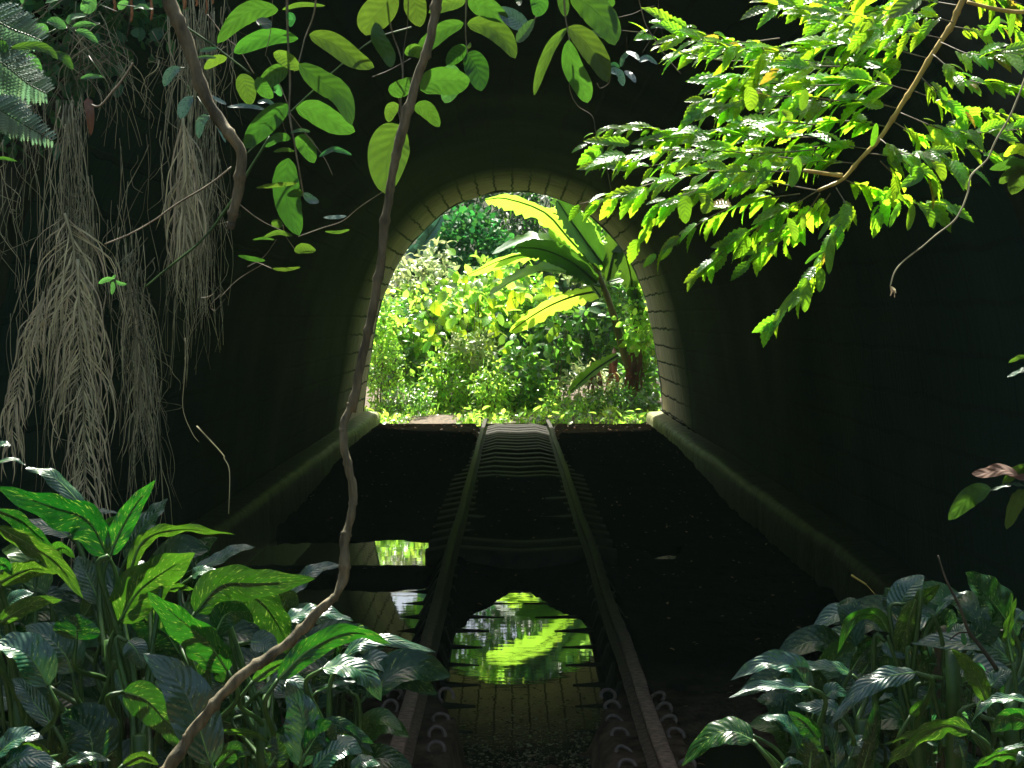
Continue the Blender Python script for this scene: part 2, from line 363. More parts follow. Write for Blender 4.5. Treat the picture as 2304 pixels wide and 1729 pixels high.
along(M['kerb'], 17, 23, (.06, .09, .07), (1, 1, 1))  # kerb colour dimmed inwards to paint the fading daylight
along(M['rail'], 6.9, 9.5, (1.35, 1.3, 1.25), (.11, .14, .12)); along(M['sleeper'], 7, 10, (1, 1, 1), (.9, .95, .8))  # tunnel dimness multiplied into the rail colour past the near end
M['floor'] = along(plain('tunnel_mud', (.022, .016, .010), (.10, .072, .048), 7, .95, .9, .05, spec=.0), 6.7, 8.6, (1.3, 1.2, 1.1), (.035, .045, .04))  # brown mud near the portal; deeper in, darkness painted into the colour
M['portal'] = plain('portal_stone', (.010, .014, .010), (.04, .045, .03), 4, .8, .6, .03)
def water_mat():
    m, nt, o = newmat('still_water'); L = nt.links.new
    pr = N(nt, 'ShaderNodeBsdfPrincipled'); pr.inputs['Base Color'].default_value = (.012, .010, .006, 1)
    pr.inputs['Roughness'].default_value = .012; pr.inputs['IOR'].default_value = 2.3; pr.inputs['Specular IOR Level'].default_value = .8
    tc = N(nt, 'ShaderNodeTexCoord'); mp = N(nt, 'ShaderNodeMapping'); mp.inputs['Scale'].default_value = (1.2, 5, 1); L(tc.outputs['Object'], mp.inputs[0])
    tx = N(nt, 'ShaderNodeTexNoise'); tx.inputs['Scale'].default_value = 2.2; tx.inputs['Detail'].default_value = 3; L(mp.outputs[0], tx.inputs['Vector'])
    bp = N(nt, 'ShaderNodeBump'); bp.inputs['Strength'].default_value = .035; bp.inputs['Distance'].default_value = .008
    L(tx.outputs[0], bp.inputs['Height']); L(bp.outputs[0], pr.inputs['Normal']); L(pr.outputs[0], o.inputs[0])
    return m
M['water'] = water_mat()

# ------------------------------------------------------------------ the setting
YN, YF = 6.4, 25.0
XT = .075; GA = .5335; WZ = -.34
def nz(x, y, s, k=0.0): return noise.noise(V((x * s, y * s, k)))
def grid(name, xs, ys, hf, m, skip=None, kind='structure'):
    mb = MB(); nx = len(xs)
    vs = [(x, y, hf(x, y)) for y in ys for x in xs]
    fs = [(j * nx + i, j * nx + i + 1, (j + 1) * nx + i + 1, (j + 1) * nx + i) for j in range(len(ys) - 1) for i in range(nx - 1)
          if not (skip and skip((xs[i] + xs[i + 1]) / 2, (ys[j] + ys[j + 1]) / 2))]
    mb.add(vs, fs, [(v[0], v[1]) for v in vs])
    o = mb.build(name, m); tag(o, kind=kind); return o
def sm(a, b, t):
    t = max(0, min(1, (t - a) / (b - a))); return t * t * (3 - 2 * t)
def bed(x, y):
    """the muddy floor; it dips under the water level where the photo shows puddles"""
    d = abs(x - XT); n1 = nz(x, y, 2.3) * .035 + nz(x, y, 9, 3) * .012
    up = .20 * sm(15, 21, y)
    land = -.27 + n1 * (1 - .6 * sm(15, 21, y)) + up
    z = land
    if d < GA:
        zc = -.47 + .05 * sm(8.6, 10.6, y) + .09 * sm(10.7, 11.5, y) + max(0, d - .05) * .18 * sm(9.5, 11.2, y) + n1 * .5
        wl = .47 - .38 * max(0, min(1, (y - 9.75) / 1.4))
        zc = zc + (max(zc, -.318) - zc) * sm(wl - .02, wl + .04, d + n1 * 1.5) if y > 9.2 else zc
        zc += (.105 + n1 * 1.1 + .03 * nz(x, y, 14, 2)) * sm(8.3, 7.3, y)
        z = zc if y < 11.9 else zc + (land - zc + .125 - .19 * sm(16.5, 19, y) + .02 * nz(x, y, 4)) * sm(11.9, 13, y)
    elif x < XT:                                            # left puddles
        a = sm(14.1, 13.95, y + n1) * sm(12.05, 12.2, y + n1 * 4)
        b = sm(11.65, 11.5, y + n1 * 4) * sm(8.0, 8.4, y)
        z = land - .2 * max(a, b) - .1 * sm(7.8, 7.0, y)
    else:
        a = sm(13.25, 13.1, y + n1 * 5) * sm(12.35, 12.6, y + n1 * 5) * sm(1.14, 1.26, x + n1 * 5) * sm(1.42, 1.34, x + n1 * 5)
        z = land - .2 * a - .1 * sm(7.6, 6.9, y)
    # mud heaped along each rail
    dr = d - GA; near = sm(7.9, 6.9, y)
    wi = (.05 + .16 * near) if dr < 0 else (.13 + .06 * near)
    rid = -.205 + .05 * near + n1 * .5 + up * .35
    k = sm(wi + .035, wi - .02, abs(dr))
    z = z * (1 - k) + (rid if y > 13 else max(z, rid)) * k
    z += .25 * sm(2.15, 2.6, abs(x))
    return z
frange = lambda a, b, s: [a + (b - a) * i / max(1, round((b - a) / s)) for i in range(max(1, round((b - a) / s)) + 1)]
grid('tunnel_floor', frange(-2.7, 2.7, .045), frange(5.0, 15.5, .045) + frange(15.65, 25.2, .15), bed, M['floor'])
def outer(x, y):
    if y < 5.6: return -.42 + nz(x, y, .8) * .08 if abs(x) < 2.6 else -.3 + nz(x, y, .8) * .1
    return -.08 + nz(x, y, 1.2) * .04
grid('ground', frange(-60, -4, 8) + frange(-3.6, 3.6, .3) + frange(4, 60, 8), frange(-60, -10, 10) + frange(-9, 5, .5),
     outer, M['litter'])
grid('far_ground', frange(-60, -6, 6) + frange(-5.6, 5.6, .2) + frange(6, 60, 6), [25.2 + i * .2 for i in range(40)] + frange(34, 58, 4),
     lambda x, y: -.08 + nz(x, y, 1.2) * .05 + (.05 * sm(25.3, 26.5, y)) + min(8, max(0, y - 29)) * .12, M['litter'])
mbw = MB(); mbw.add([(-2.7, 5, WZ), (2.7, 5, WZ), (2.7, 15.4, WZ), (-2.7, 15.4, WZ)], [(0, 1, 2, 3)])
tag(mbw.build('water', M['water'], smooth=False), kind='structure')

def hillz(x, y):
    ax = abs(x)
    if YN <= y <= YF: return 5.0 + 1.2 * sm(0, 6, min(y - YN, YF - y)) + nz(x, y, .4) * .3 + min(ax, 8) * .25
    if y < YN:  # cutting banks out of view, added to keep side light off the tunnel
        return -.35 + 5.6 * sm(2.9, 5.2, ax + nz(x, y, .5) * .3 - (.0 if x < 0 else 0)) + nz(x, y, .9) * .25
    return -.3 + 5.2 * sm(4.4, 8.0, ax) + nz(x, y, .7) * .2 + .6 * max(0, y - 30)
xs = frange(-40, -9, 3) + frange(-8.5, 8.5, .25) + frange(9, 40, 3)
grid('hill', xs, frange(-30, -8, 2) + frange(-7.5, YN - .25, .25) + [YN, YN + .4] + frange(YN + 1, YF - 1, 1) + [YF - .4, YF + .01] + frange(YF + .3, 34, .5),
     hillz, M['hill'], skip=lambda x, y: (abs(x) < 3.2 and (y < YN + .2 or y > YF - .2)) or (abs(x) < 4 and YF - .2 < y < 30) )
def back(x, y): return -.5 + .5 * max(0, y - 33) + nz(x, y, .5) * .6
grid('far_hillside', frange(-40, -10, 5) + frange(-9, 9, .6) + frange(10, 40, 5), frange(33, 47, .6), back, M['hill'])

# ------------------------------------------------------------------ the tunnel
PROF = [(2.50, -.45), (2.50, .15), (2.46, .6), (2.38, 1.13), (2.28, 1.7), (2.13, 2.2), (1.86, 2.75), (1.47, 3.2), (1.07, 3.53), (.62, 3.72), (.3, 3.79), (0, 3.81)]
half = spline([V((x, 0, z)) for x, z in PROF], 44)
arch = [V((-p.x, 0, p.z)) for p in half] + [p.copy() for p in reversed(half[:-1])]
for p in arch: p.x += .02 + .03 * max(0, p.z) / 3.8
tun = thing('railway_tunnel', 'dark mossy masonry railway tunnel framing the sunlit far mouth', 'tunnel', (0, YN, -.3))
mb = MB(); ys = frange(YN, 20, .5) + frange(20.12, YF, .12); vs = []; uv = []; A = len(arch)
al = [0]
for i in range(1, A): al.append(al[-1] + (arch[i] - arch[i - 1]).length)
for y in ys:
    for i, p in enumerate(arch):
        k = nz(al[i], y, 1.1, 5) * .025 + nz(al[i], y, 4, 9) * .012
        if y > 24.3: k += nz(al[i] * 2.2, 3.3, 1.6, 2) * .03
        c = V((0, 0, 1.6)); d = (V((p.x, 0, p.z)) - c).normalized()
        vs.append((p.x + d.x * k, y, p.z + d.z * k)); uv.append((al[i], y))
fs = [(j * A + i, (j + 1) * A + i, (j + 1) * A + i + 1, j * A + i + 1) for j in range(len(ys) - 1) for i in range(A - 1)]
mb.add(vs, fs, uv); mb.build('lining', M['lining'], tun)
def portal_wall(y0, y1, name, w=4.6, h=5.4):
    mb = MB(); a = [V((p.x, 0, p.z)) for p in arch]
    def ring(y, s):
        return [(p.x * s if s != 1 else p.x, y, p.z) for p in a]
    outl = []
    for p in a:                                     # matching outline points on a rectangle
        d = (p - V((0, 0, .8)))
        if p.z <= 0: outl.append((math.copysign(w, p.x), p.z)); continue
        k = min(w / max(abs(d.x), 1e-4), (h - .8) / max(d.z, 1e-4)) if d.z > 0 else w / abs(d.x)
        outl.append((d.x * k, .8 + d.z * k))
    n = len(a); inner = []
    for i, p in enumerate(a):
        q = V((p.x, 0, p.z - 1.6)).normalized(); g = -.045 + .022 * noise.noise(V((al[i] * 5, y0, 1))) + .02 * noise.noise(V((al[i] * 14, y0, 4)))
        if y0 > YN: g = .012 + .01 * noise.noise(V((al[i] * 14, y0, 4)))
        inner.append((p.x + q.x * g, p.z + q.z * g))
    vs = []
    for y in (y0, y1):
        vs += [(x, y, z) for x, z in inner]; vs += [(x, y, z) for x, z in outl]
    fs = []
    for i in range(n - 1):
        fs.append((i, i + 1, n + i + 1, n + i)); fs.append((2 * n + i, 3 * n + i, 3 * n + i + 1, 2 * n + i + 1))
        fs.append((n + i, n + i + 1, 3 * n + i + 1, 3 * n + i)); fs.append((i, 2 * n + i, 2 * n + i + 1, i + 1))
    mb.add(vs, fs); return mb.build(name, M['portal'], tun, smooth=False)
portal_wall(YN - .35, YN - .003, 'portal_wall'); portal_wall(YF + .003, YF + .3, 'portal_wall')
for s in (-1, 1):                                   # the mossy kerb along the foot of each wall
    mb = MB(); vs = []; uv = []; ys = frange(YN, YF + .1, .12)
    sec = [(2.24, -.5), (2.235, .04), (2.25, .11), (2.29, .135), (2.40, .145), (2.60, .15)]
    for y in ys:
        n1 = nz(s * 9, y, .8) * .02 + (.01 * nz(s * 3, y, 5, 4))
        blk = .008 if (y / .62) % 1 < .12 else 0
        for k, (x, z) in enumerate(sec):
            vs.append((s * (x + n1 + (blk if k < 4 else 0)) + .02, y, z + (n1 * .7 - blk if 0 < k < 5 else 0))); uv.append((k * .2, y))
    n = len(sec)
    fs = [(j * n + i, j * n + i + 1, (j + 1) * n + i + 1, (j + 1) * n + i) if s > 0 else (j * n + i, (j + 1) * n + i, (j + 1) * n + i + 1, j * n + i + 1) for j in range(len(ys) - 1) for i in range(n - 1)]
    fs.append(tuple(range((len(ys) - 1) * n, len(ys) * n))); mb.add(vs, fs, uv)
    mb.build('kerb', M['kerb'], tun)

# ------------------------------------------------------------------ the track
trk = thing('railway_track', 'rusty narrow gauge railway track running into the dark tunnel', 'railway track', (XT, 6, -.3))
SEC = [(-.055, -.125), (-.055, -.113), (-.012, -.098), (-.010, -.042), (-.036, -.030), (-.038, -.006), (-.030, 0), (.030, 0), (.038, -.006), (.036, -.030), (.010, -.042), (.012, -.098), (.055, -.113), (.055, -.125)]
for s in (-1, 1):
    mb = MB(); ys = frange(4.6, 25.9, .1); vs = []; uv = []
    for y in ys:
        dx = nz(s * 5, y, .5) * .012 + nz(s * 2, y, 3) * .003; dz = nz(s * 7, y, .8) * .008
        for k, (x, z) in enumerate(SEC):
            e = nz(k * .3 + s, y, 7) * .004
            vs.append((XT + s * GA + x * .85 + dx + e, y, z + dz + e)); uv.append((k, y))
    n = len(SEC)
    fs = [(j * n + i, (j + 1) * n + i, (j + 1) * n + (i + 1) % n, j * n + (i + 1) % n) for j in range(len(ys) - 1) for i in range(n)]
    fs.append(tuple(range(n))); fs.append(tuple(reversed(range((len(ys) - 1) * n, len(ys) * n))))
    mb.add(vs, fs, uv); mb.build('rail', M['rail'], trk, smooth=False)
def sleeper(y, flat):
    mb = MB(); j = random.uniform(-.02, .02)
    if flat:
        u = .10 * sm(15, 21, y) + random.uniform(-.012, .006)
        S = [(-.78, -.17, .07), (-.6, -.135, .08), (-.3, -.15 + u, .07), (0, -.165 + u, .07), (.3, -.15 + u, .07), (.6, -.135, .08), (.78, -.17, .07)]
    else:
        qq = min(.255, .30 * max(0, (y - 9.5) / 1.4)); q = max(0, min(.26, qq + random.uniform(-.03, .04))); q2 = max(0, min(.26, qq + random.uniform(-.03, .04))); a = random.uniform(-.04, .04); b = random.uniform(-.04, .04)
        lo = -.39 + .03 * sm(9, 11, y)
        S = [(-1.0, -.43, .03), (-.88 + a, -.345, .006), (-.72, -.325, .025), (-.62, -.165, .06), (-.49, -.22, .04), (-.455, -.326, .028),
             (-.27 + q, -.338, .006), (-.26 + q + .01, lo, .03), (.26 - q2 - .01, lo, .03), (.27 - q2, -.338, .006), (.455, -.326, .028), (.49, -.22, .04), (.62, -.165, .06), (.72, -.325, .025),
             (.88 + b, -.345, .006), (1.0, -.43, .03)]
    vs = []
    for x, z, hw in S:
        zz = z + nz(x * 2, y, 5) * .006
        vs += [(XT + x, y + j - hw, zz - .01), (XT + x, y + j + hw, zz + .004), (XT + x, y + j + hw * 1.1, zz - .2), (XT + x, y + j - hw * 1.1, zz - .2)]
    fs = [(4 * i + k, 4 * i + (k + 1) % 4, 4 * i + 4 + (k + 1) % 4, 4 * i + 4 + k) for i in range(len(S) - 1) for k in range(4)]
    fs += [(3, 2, 1, 0), tuple(4 * (len(S) - 1) + k for k in range(4))]
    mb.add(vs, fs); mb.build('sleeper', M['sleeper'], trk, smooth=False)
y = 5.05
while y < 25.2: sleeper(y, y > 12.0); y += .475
def clip_mesh(cx, cy, s):
    """a sprung iron rail clip: a plate with a bent rod looped over it"""
    mb = MB()
    jz = random.uniform(-.012, .008); sc_ = random.uniform(.6, 1.1)
    pts = [V((cx + s * .036 * math.cos(t + jz * 30), cy + .020 * math.sin(t) - .004 * t, -.155 + jz + .030 * sc_ * math.sin(t))) for t in [-.6 + k * .52 for k in range(10)]]
    tube(mb, pts, .0095, .0085, 7, 30, .3)
    return mb
base = None
for rail in (-1, 1):
    for side in (-1, 1):
        k = 0; yy = 5.05
        while yy < 7.5:
            cx = XT + rail * GA + side * (.125 + random.uniform(-.008, .008))
            if random.random() > .25: c = clip_mesh(cx, yy + random.uniform(-.03, .03), side).build('rail_clip', M['clip'], trk)
            yy += .2375

exec_parts = True
# ------------------------------------------------------------------ generic plant bits
T_LANCE = template('lance', 4, 1, .3, .3, w=.42); T_OVAL = template('oval', 4, 1, .25, .2, w=.62)
T_HEART = template('heart', 5, 1, .15, .12, w=.92); T_THIN = template('lance', 4, 1, .3, .45, w=.2); T_GRASS = template('grass', 5, 1, .3, .6, w=.09)
T_PINNA = template('lance', 17, 1, .2, .15, serr=.42, w=.30)
T_SERR = template('lance', 13, 1, .25, .30, serr=.13, w=.40)
def bush(mb, c, r, n, size, T, up=.8, out=.5, clump=6, seed=0, hollow=.35):
    """leaves gathered in clumps through an ellipsoid"""
    g = np.random.default_rng(seed + 11); nc = max(3, n // clump)
    d = g.normal(size=(nc, 3)); d /= np.linalg.norm(d, axis=1, keepdims=True)
    rad = g.uniform(hollow, 1, nc) ** .5
    cc = np.array(c) + d * rad[:, None] * np.array(r)
    idx = g.integers(0, nc, n)
    pos = cc[idx] + g.normal(size=(n, 3)) * size * .7
    dirs = d[idx] * out + g.normal(size=(n, 3)) * .55 + np.array([0, 0, -.1])
    nr = np.array([0, 0, up]) + g.normal(size=(n, 3)) * .55 + d[idx] * .3
    if c[1] > 20: nr = nr + np.array([0, -.38, 0])
    keep = (pos[:, 2] > -.2) & (pos[:, 1] > YF + .08) if c[1] > 20 else np.ones(n, bool)
    if c[1] > 20:                       # nothing pokes through the walls
        keep &= (pos[:, 1] > YF + .1 + size)
    pos, dirs, nr = pos[keep], dirs[keep], nr[keep]
    scatter(mb, T, pos, dirs, nr, size * g.uniform(.6, 1.25, len(pos)))
def shrub(name, label, cat, px, py, Y, rx, rz, n, size, T, m, ry=None, up=.8, out=.5, seed=0, stems=4, group=None, clump=6, stemmat='twig'):
    c = at(px, py, Y); rx_ = rx / F * Y; rz_ = rz / F * Y; ry_ = ry or rx_ * .7
    t = thing(name, label, cat, (c.x, c.y, -.2), group)
    mb = MB(); bush(mb, c, (rx_, ry_, rz_), n, size, T, up, out, clump, seed); mb.build('foliage', m, t)
    if stems:
        for k in range(stems):
            mb = MB(); e = V((c.x + random.uniform(-.6, .6) * rx_, c.y + random.uniform(-.3, .5) * ry_, c.z + random.uniform(-.2, .7) * rz_))
            b = V((c.x + random.uniform(-.15, .15), c.y + random.uniform(0, .3), -.25))
            tube(mb, [b, (b + e) / 2 + rv(.1), e], .018, .006, 5, 8); mb.build('stem', M[stemmat], t)
    return t

# ------------------------------------------------------------------ beyond the far mouth
shrub('ivy_mound', 'rounded dark green ivy mound below the tunnel crown', 'ivy', 468, 262, 33, 44, 50, 3600, .13, T_HEART, M['far_ivy'], ry=.9, up=.3, out=.9, seed=1, stems=3, clump=3)
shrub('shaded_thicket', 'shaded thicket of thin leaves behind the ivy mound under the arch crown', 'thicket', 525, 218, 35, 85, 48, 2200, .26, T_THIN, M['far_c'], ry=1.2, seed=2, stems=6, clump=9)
shrub('background_tree', 'bright leafy tree behind the banana crown at upper right of the mouth', 'tree', 600, 225, 31.5, 45, 48, 1300, .17, T_OVAL, M['far_a'], ry=.8, seed=3, stems=4)
shrub('background_tree', 'dark leafy tree filling the back of the mouth behind the shrubs', 'tree', 500, 320, 34, 150, 70, 3600, .24, T_OVAL, M['far_c'], ry=1.2, seed=4, stems=6)
for i, (x, y, z, rx, rz, n, m, lb) in enumerate([(-2.2, 36, 6.2, 1.9, 1.6, 1700, 'far_a', 'tall bright tree on the left behind the mouth'), (.4, 38, 7.0, 1.8, 1.9, 1700, 'far_b', 'tall tree behind the middle of the mouth'),
        (2.8, 36.5, 6.3, 1.8, 1.7, 1600, 'far_a', 'tall tree on the right behind the mouth'), (.2, 42, 10.5, 4.5, 2.2, 1500, 'far_b', 'tallest tree crown far behind the mouth')]):
    t = thing('tall_tree', lb, 'tree', (x, y, 0)); mb = MB(); bush(mb, V((x, y, z)), (rx, 1.1, rz), n, .34, T_OVAL, .9, .5, 7, 60 + i, .1); mb.build('crown', M[m], t)
    mb = MB(); tube(mb, [V((x, y + .4, .3)), V((x + .2, y + .3, z * .5)), V((x, y, z))], .16, .06, 8, 14, .3); mb.build('trunk', M['darkbark'], t)
shrub('pale_shrub', 'pale shrub in upper left of the mouth', 'shrub', 418, 300, 30, 42, 42, 1500, .15, T_LANCE, M['far_pale'], seed=5)
shrub('pale_shrub', 'small pale pointed spray sticking up over the other leaves at mouth left', 'shrub', 437, 262, 30.5, 17, 17, 170, .17, T_LANCE, M['far_pale'], seed=6)
shrub('leafy_shrub', 'mid green glossy shrub against the left jamb of the mouth', 'shrub', 392, 345, 28.5, 34, 42, 1700, .13, T_LANCE, M['far_b'], seed=7)
shrub('leafy_shrub', 'yellow green shrub in front of the pale shrub at mouth left', 'shrub', 420, 318, 29.5, 45, 30, 1200, .16, T_OVAL, M['far_a'], seed=8)
shrub('leafy_shrub', 'broad bright green shrub under the banana leaves in the mouth centre', 'shrub', 500, 300, 30, 55, 32, 1500, .17, T_OVAL, M['far_a'], seed=9)
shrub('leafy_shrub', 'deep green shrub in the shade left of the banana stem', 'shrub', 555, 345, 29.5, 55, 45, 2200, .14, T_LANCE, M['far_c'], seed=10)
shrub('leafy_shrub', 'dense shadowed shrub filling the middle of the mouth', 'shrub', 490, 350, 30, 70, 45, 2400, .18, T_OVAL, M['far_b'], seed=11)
shrub('leafy_shrub', 'dark green shrub against the right jamb behind the banana stem', 'shrub', 632, 335, 29.2, 30, 70, 1900, .15, T_LANCE, M['far_b'], seed=12)
shrub('leafy_shrub', 'bright green shrub right of the banana crown by the right jamb', 'shrub', 628, 262, 30.2, 24, 34, 700, .16, T_OVAL, M['far_a'], seed=13)
shrub('low_bush', 'yellow green low bush sprouting between the rail ends', 'bush', 492, 393, 26.4, 20, 30, 700, .10, T_LANCE, M['far_a'], seed=14, ry=.35)
shrub('low_bush', 'feathery dark green low bush at the left foot of the mouth', 'bush', 405, 402, 26.3, 28, 14, 900, .065, T_LANCE, M['far_b'], seed=15, ry=.3)
shrub('low_bush', 'sunlit low bush right of the right rail end', 'bush', 565, 406, 26.3, 26, 11, 260, .11, T_LANCE, M['far_a'], seed=16, ry=.3)
shrub('low_bush', 'low green bush under the dead banana leaves', 'bush', 618, 402, 26.6, 34, 13, 900, .09, T_LANCE, M['far_b'], seed=17, ry=.3)
shrub('low_bush', 'low sunny weeds on the left beyond the soil patch', 'bush', 448, 390, 27.4, 36, 22, 700, .12, T_LANCE, M['far_a'], seed=18, ry=.4)
shrub('low_bush', 'fine leaved bush standing before the left jamb', 'bush', 385, 375, 27, 22, 32, 1300, .07, T_LANCE, M['far_a'], seed=19, ry=.4)
shrub('low_bush', 'round leaved low bush between the right rail end and the banana', 'bush', 528, 392, 27.6, 34, 15, 450, .13, T_OVAL, M['far_a'], seed=20, ry=.4)
for i, (lb, px, py, rx, rz, n, sz, m) in enumerate([
    ('large leaved shrub low on the left of the mouth beside the soil patch', 420, 385, 26, 26, 90, .24, 'far_b'), ('large leaved shrub just under the pale shrub at mouth left', 405, 335, 26, 22, 80, .24, 'far_a'),
    ('shiny large leaved shrub in the middle above the low bushes', 500, 368, 34, 20, 110, .26, 'far_b'),
    ('tall large leaved shrub under the left banana leaf tips', 470, 300, 40, 26, 120, .24, 'far_a'), ('large leaved shrub deep in the shade left of the banana stem', 560, 325, 34, 26, 110, .26, 'far_b')]):
    shrub('large_leaved_shrub', lb, 'shrub', px, py, 27.9 + .25 * (i % 3), rx, rz, n, sz, T_OVAL, M[m], ry=.5, seed=90 + i, up=.9, clump=3)
for i, (lb, px, py, rx, rz, n, sz, m, T) in enumerate([
    ('pale bush at the foot of the banana stem', 590, 385, 26, 20, 520, .12, 'far_pale', T_LANCE), ('glossy bush filling the right corner of the mouth by the kerb', 640, 385, 18, 28, 620, .13, 'far_b', T_OVAL),
    ('bright taller bush standing on the left of the rail ends', 452, 372, 24, 34, 620, .12, 'far_a', T_LANCE), ('dark glossy bush behind the rail ends', 520, 378, 28, 26, 640, .14, 'far_b', T_OVAL),
    ('yellow green bush leaning on the left jamb above the kerb', 381, 330, 14, 40, 560, .12, 'far_a', T_LANCE), ('pale narrow leaved bush in the middle under the heart leaves', 470, 350, 22, 22, 420, .13, 'far_pale', T_LANCE),
    ('bright bush in the gap right of the banana stem', 640, 320, 14, 34, 480, .13, 'far_a', T_OVAL), ('pale bush glimpsed between the upper banana leaves', 590, 262, 30, 22, 420, .15, 'far_pale', T_OVAL)]):
    shrub('mouth_bush', lb, 'bush', px, py, 27.2 + .2 * (i % 3) + (2.2 if i == 7 else 0), rx, rz, n, sz, T, M[m], ry=.4, seed=120 + i)
# heart-leaved climber with leaves big enough to count
ht = thing('heart_leaf_climber', 'climber with large round yellow green leaves in the mouth centre', 'climber', (at(480, 340, 28.2).x, 28.2, -.2))
hl = [(905, 825, 66), (1005, 815, 60), (1105, 828, 70), (700, 850, 76), (1000, 910, 62), (775, 950, 68), (840, 995, 58), (905, 1005, 66), (1005, 980, 66), (980, 1060, 66), (660, 960, 60),
      (1320, 765, 78), (1320, 700, 66), (925, 950, 60), (1085, 1080, 60), (870, 900, 50), (590, 960, 52), (1000, 850, 60), (1110, 770, 46), (1160, 790, 60), (690, 1030, 70), (800, 1090, 66), (880, 1120, 60), (1040, 660, 50), (850, 690, 44),
      (1090, 1190, 64), (1130, 1150, 56), (1350, 970, 66), (1380, 850, 50), (640, 1260, 60), (690, 1250, 60), (810, 1320, 50), (860, 1310, 60), (950, 1250, 50), (1030, 1150, 60), (1140, 900, 46), (730, 920, 60), (1320, 1010, 46)]
mbs = MB()
for i, (x, y, s) in enumerate(hl):
    p = at(*zD(x, y), 28 + random.uniform(-.35, .35)); sz = s * .18084 / F * 28 * 1.15
    mb = MB(); a = random.uniform(-2.4, -.6); d = V((math.cos(a), -.2, math.sin(a)))
    nrm = V((random.uniform(-.4, .4), -.75, random.uniform(-.1, .7)))
    b = p - d * sz * .5
    blade(mb, [b, p + nrm * sz * .08, b + d * sz], sz * .86, nrm, 'heart', .12, .02, 8, 2); mb.build('leaf', M['far_heart'], ht)
    tube(mbs, [b, b + V((0, .1, -.12)) + rv(.05), b + V((random.uniform(-.1, .1), .3, -.5))], .006, .006, 4, 5)
for k in range(9):
    x0 = random.uniform(-.9, .5) + at(480, 340, 28).x; tube(mbs, [V((x0, 28.4, -.25)), V((x0 + random.uniform(-.4, .4), 28.5, .8)), V((x0 + random.uniform(-.6, .6), 28.3, random.uniform(1.2, 2.2)))], .012, .006, 5, 8)
mbs.build('stem', M['twig'], ht)
# ground litter and weeds
mb = MB(); g = np.random.default_rng(3); n = 2600
pos = np.c_[g.uniform(-2.7, 2.7, n), YF + .25 + g.uniform(0, 1, n) ** 1.5 * 4, np.full(n, -.15)]
pos = pos[(np.abs(pos[:, 0] + 1.35) > .42) | (pos[:, 1] > 26.3)]; n = len(pos)
scatter(mb, T_GRASS, pos, g.normal(size=(n, 3)) * .35 + [0, 0, 1], g.normal(size=(n, 3)) * .3 + [0, -1, .2], g.uniform(.08, .24, n))
scatter(mb, T_LANCE, pos + g.normal(size=(n, 3)) * [.1, .1, .07] + [0, 0, .12], g.normal(size=(n, 3)), g.normal(size=(n, 3)) * .4 + [0, 0, 1], g.uniform(.07, .18, n))
tag(mb.build('ground_weeds', M['far_a']), 'low sunlit weeds covering the ground beyond the mouth', 'weeds', kind='stuff')

# banana plants
def banana_leaf(par, pts, wpx, nrm, Y, mat='banana', dy=(0, 0, 0), fold=.35, tears=.4):
    P = [at(*zD(x, y), Y + d) for (x, y), d in zip(pts, dy if len(dy) == len(pts) else [0] * len(pts))]
    wd = wpx * .18084 / F * Y * 1.45
    mb = MB(); blade(mb, P, wd, nrm, 'banana', fold, .012, 34, 3, tears=tears)
    o = mb.build('leaf', M[mat], par)
    mb = MB(); c = spline(P, 12); tube(mb, [p + V((0, -.008, -.012)) for p in c[::3]], .028, .008, 5, 12); r = mb.build('midrib', M['greenstem'], o); return o
bt = thing('banana_plant', 'tall banana plant with arching leaves and brown stem by the right jamb', 'banana plant', (at(646, 410, 27.2).x, 27.2, -.2))
YB = 27.3
banana_leaf(bt, [(1600, 640), (1430, 460), (1290, 310), (1080, 235), (960, 240)], 150, (-.3, -.5, -.8), YB, dy=(0, .1, .2, .1, 0))
banana_leaf(bt, [(1615, 600), (1540, 500), (1440, 360), (1360, 240)], 125, (.2, -.9, .15), YB - .15, 'banana_dark')
banana_leaf(bt, [(1580, 700), (1460, 600), (1300, 520), (1125, 505)], 120, (.1, -.75, -.3), YB - .25, 'banana_dark')
banana_leaf(bt, [(1580, 640), (1430, 500), (1220, 465), (1000, 545)], 105, (-.05, -.49, .87), YB + .3, 'banana_sunlit')
banana_leaf(bt, [(1570, 660), (1400, 560), (1150, 545), (860, 660)], 110, (0, -.45, -.8), YB + .1)
banana_leaf(bt, [(1600, 720), (1380, 640), (1200, 650), (985, 770)], 100, (-.05, -.49, .87), YB - .1, 'banana_sunlit')
banana_leaf(bt, [(1620, 740), (1430, 780), (1260, 860), (1095, 975)], 110, (.1, -.6, -.5), YB + .2)
banana_leaf(bt, [(1640, 690), (1700, 480), (1760, 620), (1780, 800)], 110, (-.2, -.9, .1), YB - .2, 'banana_dark')
banana_leaf(bt, [(1790, 740), (1805, 830), (1800, 950)], 60, (-.2, -.9, .1), YB - .3, 'banana_dark')
banana_leaf(bt, [(1620, 620), (1600, 500), (1550, 380), (1480, 300)], 90, (-.3, -.4, -.9), YB + .4)
banana_leaf(bt, [(1600, 780), (1530, 700), (1430, 700)], 60, (-.05, -.49, .87), YB - .05, 'banana_sunlit')
banana_leaf(bt, [(1700, 1100), (1560, 1190), (1415, 1320)], 60, (.2, -.6, .6), YB - .5)
banana_leaf(bt, [(1610, 650), (1700, 540), (1740, 420), (1700, 330)], 110, (-.3, -.6, -.5), YB + .5)
banana_leaf(bt, [(1590, 620), (1500, 430), (1380, 330), (1230, 290)], 110, (-.3, -.5, -.8), YB + .7)
banana_leaf(bt, [(1640, 700), (1760, 680), (1830, 760), (1860, 860)], 90, (-.2, -.6, .6), YB + .5)
